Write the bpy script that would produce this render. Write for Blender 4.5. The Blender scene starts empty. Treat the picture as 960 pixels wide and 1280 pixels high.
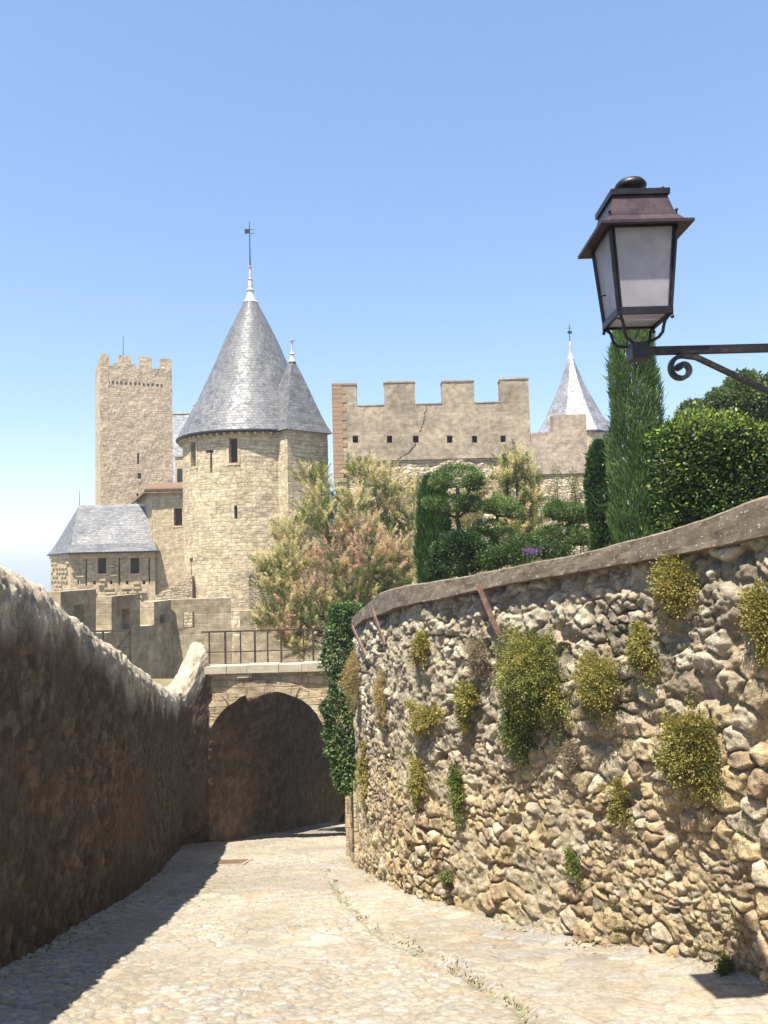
import bpy, math, random
import numpy as np
from mathutils import Vector, Matrix
random.seed(7); rng = np.random.default_rng(7)
S = bpy.context.scene; C = S.collection
R = math.radians
# ------------------------------------------------------------------ camera
F = 970.0; PITCH = math.atan(60/970.0); ROLL = R(1.5)
fw = np.array([0, math.cos(PITCH), math.sin(PITCH)])
r0 = np.array([1.0, 0, 0]); u0 = np.array([0, -math.sin(PITCH), math.cos(PITCH)])
rt = r0*math.cos(ROLL) - u0*math.sin(ROLL)
up = u0*math.cos(ROLL) + r0*math.sin(ROLL)
cam_d = bpy.data.cameras.new('camera'); cam = bpy.data.objects.new('camera', cam_d); C.objects.link(cam)
cam_d.sensor_fit = 'VERTICAL'; cam_d.sensor_height = 36; cam_d.lens = F/1280*36
cam_d.clip_start = 0.05; cam_d.clip_end = 9000
cam.matrix_world = Matrix(((rt[0], up[0], -fw[0], 0), (rt[1], up[1], -fw[1], 0), (rt[2], up[2], -fw[2], 0), (0, 0, 0, 1)))
S.camera = cam
def ray(px, py): return fw + rt*(px-480)/F + up*(640-py)/F
def P(px, py, Y):
    d = ray(px, py); return d*(Y/d[1])
def K(Y): return Y/F                      # metres per pixel at depth Y
SL = 0.28; G0 = -1.6
def gz(y):
    y = np.asarray(y, float)
    return np.where(y > 0, G0 - SL*np.minimum(y, 34), G0 - 0.05*y)
def on_ground(px, py):
    d = ray(px, py); t = G0/(d[2] + SL*d[1]); return d*t
def z_on(px, py, x, y):
    """height at which the ray column through px,py passes above the point (x,y)"""
    d = ray(px, py); return d[2]*(y/d[1])

# ------------------------------------------------------------------ noise
def _h(ix, iy, iz, s):
    n = (ix*374761393 + iy*668265263 + iz*2147483647 + s*1274126177).astype(np.int64)
    n = (n ^ (n >> 13)) * 1274126177 & 0x7fffffff
    n = (n ^ (n >> 16)) * 668265263 & 0x7fffffff
    return ((n ^ (n >> 15)) & 0xffffff)/float(0xffffff)
def vn(x, y, z=0.0, s=0):
    x, y, z = np.broadcast_arrays(np.asarray(x, float), np.asarray(y, float), np.asarray(z, float))
    ix, iy, iz = [np.floor(a).astype(np.int64) for a in (x, y, z)]
    f = [a-b for a, b in ((x, ix), (y, iy), (z, iz))]; f = [a*a*(3-2*a) for a in f]
    o = 0
    for dx in (0, 1):
        for dy in (0, 1):
            for dz in (0, 1):
                w = (f[0] if dx else 1-f[0])*(f[1] if dy else 1-f[1])*(f[2] if dz else 1-f[2])
                o = o + w*_h(ix+dx, iy+dy, iz+dz, s)
    return o*2-1
def fbm(x, y, z=0.0, s=0, o=4, g=.5):
    r = 0; a = 1; t = 0
    for k in range(o):
        r = r + a*vn(np.asarray(x)*2**k, np.asarray(y)*2**k, np.asarray(z)*2**k, s+k*17); t += a; a *= g
    return r/t
def voro(u, v, cw, ch, s=0, jit=.42, nx=1):
    """jittered brick lattice voronoi: returns F1, F2 (metres), id-hash a, id-hash b"""
    cy = np.floor(v/ch).astype(np.int64)
    best = np.full(u.shape, 1e9); sec = np.full(u.shape, 1e9); ida = np.zeros(u.shape); idb = np.zeros(u.shape)
    for dy in (-1, 0, 1):
        ry = cy+dy; off = (ry % 2)*.5 + _h(ry, ry*0, ry*0, s+5)*.4
        cx = np.floor(u/cw - off).astype(np.int64)
        for dx in range(-nx-0, nx+1):
            rx = cx+dx; z = rx*0
            sx = (rx+.5+off+(_h(rx, ry, z, s)-.5)*2*jit)*cw; sy = (ry+.5+(_h(rx, ry, z, s+1)-.5)*2*jit*.75)*ch
            wgt = .8+.45*_h(rx, ry, z, s+2)
            d = np.sqrt(((u-sx)*ch/cw*1.15)**2+(v-sy)**2)*wgt
            m = d < best
            sec = np.where(m, best, np.minimum(sec, d))
            ida = np.where(m, _h(rx, ry, z, s+3), ida); idb = np.where(m, _h(rx, ry, z, s+4), idb)
            best = np.where(m, d, best)
    return best, sec, ida, idb
def sstep(a, b, x):
    t = np.clip((np.asarray(x, float)-a)/(b-a), 0, 1); return t*t*(3-2*t)

# ------------------------------------------------------------------ objects
def tag(o, label=None, cat=None, group=None, kind=None):
    if label: o['label'] = label
    if cat: o['category'] = cat
    if group: o['group'] = group
    if kind: o['kind'] = kind
    return o
def thing(name, loc, label, cat, group=None):
    o = bpy.data.objects.new(name, None); C.objects.link(o); o.location = [float(a) for a in loc]
    o.empty_display_size = .2
    return tag(o, label, cat, group)
def base_of(o):
    p = Vector((0, 0, 0))
    while o is not None: p = p + Vector(o.location); o = o.parent
    return np.array(p)
def mk(name, V, Fc, mat, parent=None, uv=None, col=None, smooth=False, loc=None):
    """V Nx3 world coords, Fc list/array of faces, uv per loop"""
    V = np.asarray(V, float).reshape(-1, 3)
    off = base_of(parent) if parent is not None else np.zeros(3)
    if loc is not None: off = off + np.asarray(loc, float)
    V = V - off
    me = bpy.data.meshes.new(name)
    if isinstance(Fc, np.ndarray):
        n, k = Fc.shape
        me.vertices.add(len(V)); me.vertices.foreach_set('co', V.ravel())
        me.loops.add(n*k); me.loops.foreach_set('vertex_index', Fc.ravel().astype(np.int32))
        me.polygons.add(n); me.polygons.foreach_set('loop_start', np.arange(0, n*k, k, dtype=np.int32))
        me.update(calc_edges=True)
    else:
        me.from_pydata([tuple(v) for v in V], [], Fc)
    me.validate()
    if uv is not None:
        l = me.uv_layers.new(name='UVMap'); a = np.asarray(uv, np.float32).ravel()
        if len(a) == len(me.loops)*2: l.data.foreach_set('uv', a)
    if col is not None:
        a = me.attributes.new('col', 'FLOAT_COLOR', 'POINT')
        cc = np.ones((len(V), 4), np.float32); cc[:, :3] = col; a.data.foreach_set('color', cc.ravel())
    me.materials.append(mat)
    me.polygons.foreach_set('use_smooth', np.full(len(me.polygons), bool(smooth)))
    o = bpy.data.objects.new(name, me); C.objects.link(o)
    if parent is not None: o.parent = parent
    if loc is not None: o.location = [float(a) for a in loc]
    return o
def grid_faces(n, m, flip=False):
    i = np.arange((n-1)*(m-1)); a = (i//(m-1))*m + i % (m-1)
    f = np.stack([a, a+1, a+m+1, a+m], 1)
    return f[:, ::-1] if flip else f
def bevel(o, w=.01, seg=2):
    b = o.modifiers.new('bevel', 'BEVEL'); b.width = w; b.segments = seg; b.limit_method = 'ANGLE'; b.angle_limit = R(40); return o

class MB:
    def __init__(s): s.v = []; s.f = []; s.uv = []
    def face(s, pts, uv=None):
        b = len(s.v); s.v += [tuple(map(float, p)) for p in pts]; s.f.append(list(range(b, b+len(pts))))
        if uv is None:
            p = [np.array(q, float) for q in pts]; n = np.cross(p[1]-p[0], p[2]-p[0]); n = n/(np.linalg.norm(n)+1e-9)
            if abs(n[2]) > .9: uv = [(q[0], q[1]) for q in p]
            else:
                h = np.array([-n[1], n[0], 0]); h = h/(np.linalg.norm(h)+1e-9); w = np.cross(n, h)
                uv = [(q@h, q@w*(1 if w[2] >= 0 else -1)) for q in p]
        s.uv += [tuple(map(float, q)) for q in uv]
    def hexa(s, c):
        """8 corners: bottom 0-3 ccw from above, top 4-7"""
        for q in ((3, 2, 1, 0), (4, 5, 6, 7), (0, 1, 5, 4), (1, 2, 6, 5), (2, 3, 7, 6), (3, 0, 4, 7)): s.face([c[k] for k in q])
    def box(s, o, x, y, z, ang=0):
        """box from origin o, extents x=(a,b) along local x, etc., rotated ang about z"""
        ca, sa = math.cos(ang), math.sin(ang); c = []
        for zz in z:
            for xx, yy in ((x[0], y[0]), (x[1], y[0]), (x[1], y[1]), (x[0], y[1])):
                c.append((o[0]+ca*xx-sa*yy, o[1]+sa*xx+ca*yy, o[2]+zz))
        s.hexa(c)
    def bar(s, a, b, w, h=None, upv=(0, 0, 1)):
        h = h or w; a = np.array(a, float); b = np.array(b, float); d = b-a; d = d/np.linalg.norm(d)
        x = np.cross(d, upv); 
        if np.linalg.norm(x) < 1e-3: x = np.cross(d, (0, 1, 0))
        x = x/np.linalg.norm(x); y = np.cross(x, d)
        c = [p+x*i*w/2+y*j*h/2 for p in (a, b) for i, j in ((-1, -1), (1, -1), (1, 1), (-1, 1))]
        for q in ((3, 2, 1, 0), (4, 5, 6, 7), (0, 1, 5, 4), (1, 2, 6, 5), (2, 3, 7, 6), (3, 0, 4, 7)): s.face([c[k] for k in q])
    def tube(s, pts, rad, n=8, cap=True):
        pts = [np.array(p, float) for p in pts]; m = len(pts)
        if np.isscalar(rad): rad = [rad]*m
        rings = []; pu = None
        for i, p in enumerate(pts):
            d = pts[min(i+1, m-1)]-pts[max(i-1, 0)]; d = d/(np.linalg.norm(d)+1e-9)
            if pu is None: pu = np.cross(d, (0, 0, 1)) if abs(d[2]) < .9 else np.cross(d, (0, 1, 0))
            x = pu - d*(pu@d); x = x/np.linalg.norm(x); pu = x; y = np.cross(d, x)
            rings.append([p+rad[i]*(x*math.cos(2*math.pi*k/n)+y*math.sin(2*math.pi*k/n)) for k in range(n)])
        for i in range(m-1):
            for k in range(n):
                j = (k+1) % n
                s.face([rings[i][k], rings[i][j], rings[i+1][j], rings[i+1][k]], [(k*.1, i*.1), (k*.1+.1, i*.1), (k*.1+.1, i*.1+.1), (k*.1, i*.1+.1)])
        if cap: s.face(rings[0][::-1], [(0, 0)]*n); s.face(rings[-1], [(0, 0)]*n)
    def lathe(s, o, prof, n=24, a0=0, smooth=False):
        """prof [(r,z)] around vertical axis at o"""
        R_ = max(p[0] for p in prof); L = 0
        for i in range(len(prof)-1):
            (r1, z1), (r2, z2) = prof[i], prof[i+1]; L2 = L+math.hypot(r2-r1, z2-z1)
            for k in range(n):
                t1 = a0+2*math.pi*k/n; t2 = a0+2*math.pi*(k+1)/n
                q = [(o[0]+r1*math.cos(t1), o[1]+r1*math.sin(t1), o[2]+z1), (o[0]+r1*math.cos(t2), o[1]+r1*math.sin(t2), o[2]+z1),
                     (o[0]+r2*math.cos(t2), o[1]+r2*math.sin(t2), o[2]+z2), (o[0]+r2*math.cos(t1), o[1]+r2*math.sin(t1), o[2]+z2)]
                u = [(t1*R_, L), (t2*R_, L), (t2*R_, L2), (t1*R_, L2)]
                if r2 < 1e-6: q = q[:3]; u = u[:3]
                elif r1 < 1e-6: q = [q[0], q[2], q[3]]; u = [u[0], u[2], u[3]]
                s.face(q, u)
            L = L2
    def build(s, name, mat, parent=None, smooth=False, merge=False, loc=None):
        o = mk(name, s.v, s.f, mat, parent, uv=s.uv, smooth=smooth, loc=loc)
        if merge:
            import bmesh
            bm = bmesh.new(); bm.from_mesh(o.data); bmesh.ops.remove_doubles(bm, verts=bm.verts, dist=1e-4); bm.to_mesh(o.data); bm.free()
        if smooth:
            o.data.polygons.foreach_set('use_smooth', np.ones(len(o.data.polygons), bool))
        return o

def lines(a, b, step, extra=()):
    e = sorted(set([round(a, 4), round(b, 4)]+[round(x, 4) for x in extra if a < x < b])); o = []
    for p, q in zip(e[:-1], e[1:]):
        n = max(1, int(round((q-p)/step))); o += [p+(q-p)*i/n for i in range(n)]
    return np.array(o+[e[-1]])
def cellwall(name, ul, vl, solid, fmap, thick, mat, parent=None, amp=.03, closed=False, seed=0, cols=None, back=True):
    """masonry shell: cells of a (u,v) grid that are solid get a front, a back and reveals where they end"""
    nu, nv = len(ul), len(vl)
    uc = (ul[:-1]+ul[1:])/2; vc = (vl[:-1]+vl[1:])/2
    sol = np.array([[bool(solid(u, v)) for v in vc] for u in uc])
    U, Vv = np.meshgrid(ul, vl, indexing='ij'); vs = []
    for w in (0.0, thick):
        nx = fbm(U*1.3, Vv*1.3+w*7, s=seed, o=3); nw = fbm(U*.9+40, Vv*1.1+w*7, s=seed+9, o=3)+.6*fbm(U*4, Vv*5, s=seed+2, o=2)
        if closed: nx[-1] = nx[0]; nw[-1] = nw[0]
        ny = fbm(U*1.7+80, Vv*1.3+w*7, s=seed+4, o=3)
        if closed: ny[-1] = ny[0]; nx = nx*0
        vs.append(fmap(U+nx*amp, Vv+ny*amp, w+nw*amp))
    Vt = np.concatenate([np.stack(a, -1).reshape(-1, 3) for a in vs]); L = nu*nv
    fs = []; uv = []
    def at(i, j): return 0 <= j < nv-1 and (sol[i % (nu-1), j] if closed else (0 <= i < nu-1 and sol[i, j]))
    I = lambda i, j, l: l*L+i*nv+j
    for i in range(nu-1):
        for j in range(nv-1):
            if not sol[i, j]: continue
            a, b, c, d = (ul[i], vl[j]), (ul[i+1], vl[j]), (ul[i+1], vl[j+1]), (ul[i], vl[j+1])
            fs.append((I(i, j, 0), I(i+1, j, 0), I(i+1, j+1, 0), I(i, j+1, 0))); uv += [a, b, c, d]
            if back: fs.append((I(i, j+1, 1), I(i+1, j+1, 1), I(i+1, j, 1), I(i, j, 1))); uv += [d, c, b, a]
            T = thick
            if not at(i-1, j): fs.append((I(i, j, 1), I(i, j, 0), I(i, j+1, 0), I(i, j+1, 1))); uv += [(a[0]-T, a[1]), a, d, (d[0]-T, d[1])]
            if not at(i+1, j): fs.append((I(i+1, j, 0), I(i+1, j, 1), I(i+1, j+1, 1), I(i+1, j+1, 0))); uv += [b, (b[0]+T, b[1]), (c[0]+T, c[1]), c]
            if not at(i, j-1): fs.append((I(i, j, 1), I(i+1, j, 1), I(i+1, j, 0), I(i, j, 0))); uv += [(a[0], a[1]-T), (b[0], b[1]-T), b, a]
            if not at(i, j+1): fs.append((I(i, j+1, 0), I(i+1, j+1, 0), I(i+1, j+1, 1), I(i, j+1, 1))); uv += [d, c, (c[0], c[1]+T), (d[0], d[1]+T)]
    return mk(name, Vt, np.array(fs), mat, parent, uv=uv)
def flatmap(o, ang):
    """u along (cos,sin), v up, w into the wall (to the left-hand back of the facing side)"""
    ca, sa = math.cos(ang), math.sin(ang)
    return lambda u, v, w: (o[0]+ca*u-sa*w, o[1]+sa*u+ca*w, o[2]+v)
def cylmap(o, rad):
    """u = arc length from the side facing the camera, growing to the right"""
    return lambda u, v, w: (o[0]+(rad-w)*np.sin(u/rad), o[1]-(rad-w)*np.cos(u/rad), o[2]+v)

# ------------------------------------------------------------------ materials
def newmat(name):
    m = bpy.data.materials.new(name); m.use_nodes = True; nt = m.node_tree; nt.nodes.clear()
    return m, nt
class NT:
    def __init__(s, nt): s.nt = nt
    def n(s, t, **k):
        nd = s.nt.nodes.new(t)
        for a, b in k.items():
            if a.startswith('i_'):
                key = a[2:]; key = int(key) if key.isdigit() else key.replace('_', ' ')
                nd.inputs[key].default_value = b
            else: setattr(nd, a, b)
        return nd
    def l(s, a, b): s.nt.links.new(a, b)
    def mix(s, fac, a, b, mode='MIX'):
        m = s.n('ShaderNodeMix', data_type='RGBA', blend_type=mode)
        for inp, val in ((m.inputs[0], fac), (m.inputs[6], a), (m.inputs[7], b)):
            if hasattr(val, 'links') or hasattr(val, 'is_output'): s.l(val, inp)
            else: inp.default_value = val if not isinstance(val, tuple) else (*val[:3], 1)
        return m.outputs[2]
    def math(s, op, a, b=0.0):
        m = s.n('ShaderNodeMath', operation=op)
        for inp, val in ((m.inputs[0], a), (m.inputs[1], b)):
            if hasattr(val, 'is_output'): s.l(val, inp)
            else: inp.default_value = val
        return m.outputs[0]
    def noise(s, vec, scale, detail=5, rough=.6):
        nd = s.n('ShaderNodeTexNoise'); nd.inputs['Scale'].default_value = scale; nd.inputs['Detail'].default_value = detail; nd.inputs['Roughness'].default_value = rough
        s.l(vec, nd.inputs['Vector']); return nd.outputs['Fac']
    def ramp(s, f, a, b, ca=(0, 0, 0), cb=(1, 1, 1)):
        r = s.n('ShaderNodeValToRGB'); r.color_ramp.elements[0].position = a; r.color_ramp.elements[1].position = b
        r.color_ramp.elements[0].color = (*ca, 1); r.color_ramp.elements[1].color = (*cb, 1); s.l(f, r.inputs[0]); return r.outputs[0]
    def bump(s, h, strength=.5, dist=.02, normal=None):
        b = s.n('ShaderNodeBump'); b.inputs['Strength'].default_value = strength; b.inputs['Distance'].default_value = dist
        s.l(h, b.inputs['Height'])
        if normal is not None: s.l(normal, b.inputs['Normal'])
        return b.outputs[0]
    def out(s, col, rough=.9, normal=None, spec=.3, metal=0.0):
        p = s.n('ShaderNodeBsdfPrincipled'); p.inputs['Specular IOR Level'].default_value = spec; p.inputs['Metallic'].default_value = metal
        if hasattr(col, 'is_output'): s.l(col, p.inputs['Base Color'])
        else: p.inputs['Base Color'].default_value = (*col, 1)
        if hasattr(rough, 'is_output'): s.l(rough, p.inputs['Roughness'])
        else: p.inputs['Roughness'].default_value = rough
        if normal is not None: s.l(normal, p.inputs['Normal'])
        o = s.n('ShaderNodeOutputMaterial'); s.l(p.outputs[0], o.inputs[0]); return p
def masonry(name, c1, c2, cm, bw=.55, bh=.25, bump=.9, dist=.06, warp=.10, stain=(.16, .13, .10), stainf=.45, mortar=.02, patch=None, vor=.25, mixb=.4):
    m, nt = newmat(name); N = NT(nt)
    uv = N.n('ShaderNodeUVMap').outputs[0]
    nz = N.n('ShaderNodeTexNoise'); nz.inputs['Scale'].default_value = 1.1; nz.inputs['Detail'].default_value = 4; N.l(uv, nz.inputs['Vector'])
    vm = N.n('ShaderNodeVectorMath', operation='SCALE'); vm.inputs['Scale'].default_value = warp*2
    sub = N.n('ShaderNodeVectorMath', operation='SUBTRACT'); sub.inputs[1].default_value = (.5, .5, .5)
    N.l(nz.outputs['Color'], sub.inputs[0]); N.l(sub.outputs[0], vm.inputs[0])
    add = N.n('ShaderNodeVectorMath', operation='ADD'); N.l(uv, add.inputs[0]); N.l(vm.outputs[0], add.inputs[1]); w = add.outputs[0]
    br = N.n('ShaderNodeTexBrick', offset=.5, squash=.7, squash_frequency=3)
    for k, v in (('Color1', (0, 0, 0, 1)), ('Color2', (1, 1, 1, 1)), ('Mortar', (.5, .5, .5, 1)), ('Scale', 1), ('Mortar Size', mortar), ('Mortar Smooth', .6), ('Bias', 0), ('Brick Width', bw), ('Row Height', bh)): br.inputs[k].default_value = v
    N.l(w, br.inputs['Vector'])
    br2 = N.n('ShaderNodeTexBrick', offset=.37, squash=1.4, squash_frequency=2)
    for k, v in (('Color1', (0, 0, 0, 1)), ('Color2', (1, 1, 1, 1)), ('Mortar', (.5, .5, .5, 1)), ('Scale', 1), ('Mortar Size', mortar*.8), ('Mortar Smooth', .6), ('Bias', 0), ('Brick Width', bw*.62), ('Row Height', bh*.68)): br2.inputs[k].default_value = v
    N.l(w, br2.inputs['Vector'])
    msk = N.ramp(N.noise(uv, .55, 3, .6), .5-mixb*.5+.20, .5-mixb*.5+.24); bfac = N.mix(msk, br.outputs['Fac'], br2.outputs['Fac']); bcol = N.mix(msk, br.outputs['Color'], br2.outputs['Color'])
    # second, rougher lattice for irregular stones
    vo = N.n('ShaderNodeTexVoronoi', feature='DISTANCE_TO_EDGE'); vc = N.n('ShaderNodeTexVoronoi')
    mp = N.n('ShaderNodeMapping'); mp.inputs['Scale'].default_value = (1/bw*.9, 1/bh*1.0, 1); N.l(w, mp.inputs[0])
    for q in (vo, vc): q.inputs['Scale'].default_value = 1; N.l(mp.outputs[0], q.inputs['Vector'])
    sep = N.n('ShaderNodeSeparateColor'); N.l(vc.outputs['Color'], sep.inputs[0])
    n_big = N.noise(uv, .35, 4, .6); n_mid = N.noise(uv, 3.0, 6, .65); n_fine = N.noise(uv, 18, 5, .7)
    c = N.mix(bcol, c1, c2)
    c = N.mix(N.math('MULTIPLY', sep.outputs[0], .8*min(1, vor*2)), c, tuple(x*1.25 for x in c2))
    c = N.mix(N.math('MULTIPLY', N.ramp(sep.outputs[1], .6, .95), .9*min(1, vor*2)), c, tuple(x*.6 for x in c1))
    mort = N.math('MULTIPLY', bfac, N.math('ADD', .15, N.ramp(n_mid, .35, .6)))
    c = N.mix(mort, c, cm)
    c = N.mix(N.math('MULTIPLY', N.ramp(n_big, .45, .75), stainf), c, stain)
    c = N.mix(1.0, c, N.ramp(n_mid, .3, .7, (.60, .575, .53), (1.28, 1.28, 1.28)), 'MULTIPLY')
    c = N.mix(.6, c, N.ramp(n_fine, .25, .75, (.7, .7, .7), (1.2, 1.2, 1.2)), 'MULTIPLY')
    h = N.math('SUBTRACT', 1.0, bfac)
    h = N.math('ADD', h, N.math('MULTIPLY', N.ramp(vo.outputs['Distance'], 0.0, .12), vor))
    h = N.math('ADD', h, N.math('MULTIPLY', n_mid, .9)); h = N.math('ADD', h, N.math('MULTIPLY', n_fine, .35))
    N.out(c, .92, N.bump(h, bump, dist), .15)
    return m
def vcolmat(name, rough=.92, sc=14, amp=.35, bump=.5, dist=.012, stretch=(1, 1, 1), spec=.15):
    m, nt = newmat(name); N = NT(nt)
    tc = N.n('ShaderNodeTexCoord'); mp = N.n('ShaderNodeMapping'); mp.inputs['Scale'].default_value = stretch; N.l(tc.outputs['Object'], mp.inputs[0]); v = mp.outputs[0]
    at = N.n('ShaderNodeAttribute', attribute_name='col')
    a = N.noise(v, sc, 6, .7); b = N.noise(v, sc*4, 4, .7); g = N.noise(v, sc*.2, 4, .6)
    c = N.mix(1.0, at.outputs['Color'], N.ramp(a, .25, .75, (1-amp,)*3, (1+amp,)*3), 'MULTIPLY')
    c = N.mix(.7, c, N.ramp(g, .3, .7, (.8, .78, .75), (1.15, 1.15, 1.15)), 'MULTIPLY')
    sp = N.noise(v, sc*5, 5, .75); c = N.mix(amp*2.0 if amp < .45 else .9, c, N.ramp(sp, .33, .62, (.62, .60, .57), (1.22, 1.22, 1.22)), 'MULTIPLY')
    h = N.math('ADD', N.math('ADD', a, N.math('MULTIPLY', b, .5)), N.math('MULTIPLY', sp, .35))
    N.out(c, rough, N.bump(h, bump, dist), spec); return m
def plaster(name, c1, c2, dark, spots=None, scale=1.0, bump=.5, uvs=True, streak=False, patch=None):
    m, nt = newmat(name); N = NT(nt)
    v = N.n('ShaderNodeUVMap').outputs[0] if uvs else N.n('ShaderNodeTexCoord').outputs['Object']
    if streak:
        mp = N.n('ShaderNodeMapping'); mp.inputs['Scale'].default_value = (1, .25, 1) if uvs else (1, 1, .25); N.l(v, mp.inputs[0]); vs = mp.outputs[0]
    else: vs = v
    a = N.noise(vs, .9*scale, 6, .65); b = N.noise(v, 4*scale, 6, .7); d = N.noise(v, 30*scale, 4, .7); e = N.noise(v, 9*scale, 3, .6)
    c = N.mix(N.ramp(a, .35, .65), c1, c2)
    c = N.mix(N.math('MULTIPLY', N.ramp(b, .52, .72), .7), c, dark)
    c = N.mix(.7, c, N.ramp(d, .3, .7, (.75, .75, .75), (1.2, 1.2, 1.2)), 'MULTIPLY')
    if patch is not None: c = N.mix(N.math('MULTIPLY', N.ramp(N.noise(v, 1.3*scale, 5, .7), .6, .7), .7), c, patch)
    if spots is not None: c = N.mix(N.math('MULTIPLY', N.ramp(e, .62, .68), .75), c, spots)
    h = N.math('ADD', N.math('MULTIPLY', b, 1.0), N.math('MULTIPLY', d, .4))
    N.out(c, .93, N.bump(h, bump, .03/scale), .15); return m
def slate(name, c1, c2, bw=.28, bh=.2, rough=.42, tint=(.30, .31, .36)):
    m, nt = newmat(name); N = NT(nt); uv = N.n('ShaderNodeUVMap').outputs[0]
    br = N.n('ShaderNodeTexBrick', offset=.5)
    for k, v in (('Color1', (*c1, 1)), ('Color2', (*c2, 1)), ('Mortar', (.07, .07, .08, 1)), ('Scale', 1), ('Mortar Size', .014), ('Mortar Smooth', .3), ('Bias', 0), ('Brick Width', bw), ('Row Height', bh)): br.inputs[k].default_value = v
    N.l(uv, br.inputs['Vector'])
    mp = N.n('ShaderNodeMapping'); mp.inputs['Scale'].default_value = (1/bw, 1/bh, 1); N.l(uv, mp.inputs[0])
    vo = N.n('ShaderNodeTexVoronoi'); vo.inputs['Scale'].default_value = 1; N.l(mp.outputs[0], vo.inputs['Vector']); sep = N.n('ShaderNodeSeparateColor'); N.l(vo.outputs['Color'], sep.inputs[0])
    n1 = N.noise(uv, .7, 5, .65); n2 = N.noise(uv, 5, 4, .6)
    c = N.mix(N.math('MULTIPLY', N.ramp(n1, .4, .65), .6), br.outputs['Color'], tint)
    c = N.mix(.6, c, N.ramp(sep.outputs[0], .0, 1.0, (.6, .6, .6), (1.35, 1.35, 1.35)), 'MULTIPLY')
    c = N.mix(.5, c, N.ramp(n2, .3, .7, (.75, .75, .75), (1.2, 1.2, 1.2)), 'MULTIPLY')
    h = N.math('ADD', N.math('SUBTRACT', 1.0, br.outputs['Fac']), N.math('MULTIPLY', sep.outputs[1], .8))
    rr = N.math('ADD', N.math('MULTIPLY', sep.outputs[2], .25), rough-.1)
    N.out(c, rr, N.bump(h, .75, .035), .4); return m
def leafmat(name, trans=.35, rough=.5, spec=.3):
    m, nt = newmat(name); N = NT(nt); at = N.n('ShaderNodeAttribute', attribute_name='col')
    p = N.n('ShaderNodeBsdfPrincipled'); N.l(at.outputs['Color'], p.inputs['Base Color']); p.inputs['Roughness'].default_value = rough; p.inputs['Specular IOR Level'].default_value = spec
    t = N.n('ShaderNodeBsdfTranslucent'); c = N.mix(1.0, at.outputs['Color'], (1.3, 1.35, .8), 'MULTIPLY'); N.l(c, t.inputs[0])
    mx = N.n('ShaderNodeMixShader'); mx.inputs[0].default_value = trans; N.l(p.outputs[0], mx.inputs[1]); N.l(t.outputs[0], mx.inputs[2])
    o = N.n('ShaderNodeOutputMaterial'); N.l(mx.outputs[0], o.inputs[0]); return m
def metal(name, c1, c2, rough=.5, met=.3, scale=25, th=(.45, .6)):
    m, nt = newmat(name); N = NT(nt); v = N.n('ShaderNodeTexCoord').outputs['Object']
    a = N.noise(v, scale, 6, .7); b = N.noise(v, scale*5, 3, .6)
    c = N.mix(N.ramp(a, *th), c1, c2); c = N.mix(.5, c, N.ramp(b, .3, .7, (.7,)*3, (1.25,)*3), 'MULTIPLY')
    N.out(c, N.math('ADD', N.math('MULTIPLY', a, .3), rough-.15), N.bump(b, .25, .004), .5, met); return m

M = {}
M['tower'] = masonry('tower_stone', (.43, .355, .24), (.59, .50, .36), (.40, .33, .22), .62, .25, bump=.85, stain=(.33, .255, .16), warp=.14, vor=.12, mortar=.018)
M['tower_b'] = masonry('turret_stone', (.48, .39, .25), (.58, .49, .33), (.49, .405, .27), .7, .3, bump=.6, stain=(.32, .26, .17), warp=.07, vor=.05, mortar=.012)
M['square'] = masonry('keep_stone', (.45, .34, .235), (.62, .50, .36), (.44, .34, .235), .6, .24, bump=.9, stain=(.34, .245, .165), warp=.14, vor=.15, mortar=.018)
M['gate'] = masonry('gatehouse_stone', (.42, .34, .225), (.52, .43, .30), (.40, .33, .22), .7, .3, bump=.6, stain=(.27, .21, .14), warp=.07, vor=.08, mortar=.014)
M['barb'] = masonry('ashlar_stone', (.33, .275, .19), (.45, .38, .265), (.44, .38, .27), 1.0, .42, bump=.45, stain=(.15, .125, .085), warp=.03, stainf=.75, vor=.0, mortar=.016, mixb=-1)
M['bridge'] = masonry('bridge_stone', (.40, .32, .20), (.52, .42, .28), (.36, .29, .19), .62, .27, bump=.8, stain=(.2, .15, .095), warp=.08, vor=.08, stainf=.7)
M['rubble'] = masonry('rubble_stone', (.44, .36, .25), (.58, .49, .355), (.30, .23, .15), .5, .2, bump=.9, dist=.10, warp=.16, mortar=.025, stain=(.28, .21, .14), vor=.35)
M['plaster'] = masonry('weathered_render', (.33, .275, .205), (.40, .335, .25), (.34, .285, .21), 1.2, .5, bump=.45, stain=(.17, .14, .108), warp=.06, stainf=.95, vor=.03, mixb=-1, mortar=.012)
M['plaster_pink'] = masonry('pinkish_render', (.37, .30, .235), (.44, .36, .285), (.37, .30, .235), 1.2, .5, bump=.6, stain=(.22, .175, .14), warp=.06, stainf=.9, vor=.03, mixb=-1, mortar=.010)
M['brickish'] = plaster('lichen_brick', (.36, .22, .135), (.26, .19, .135), (.16, .13, .10), scale=1.5, patch=(.42, .19, .075))
M['coping'] = plaster('lichen_coping', (.215, .175, .13), (.12, .098, .075), (.045, .038, .03), spots=(.55, .51, .43), scale=3.0, bump=.9, uvs=True, patch=(.32, .265, .19))
M['copstone'] = plaster('pale_coping', (.46, .40, .30), (.36, .31, .23), (.22, .18, .13), scale=1.5, bump=.8)
M['slate'] = slate('grey_blue_slate', (.085, .086, .092), (.15, .15, .155), rough=.50, tint=(.18, .18, .18))
M['slate_pale'] = slate('grey_slate', (.13, .132, .14), (.19, .19, .20), .4, .28, .65)
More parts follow.
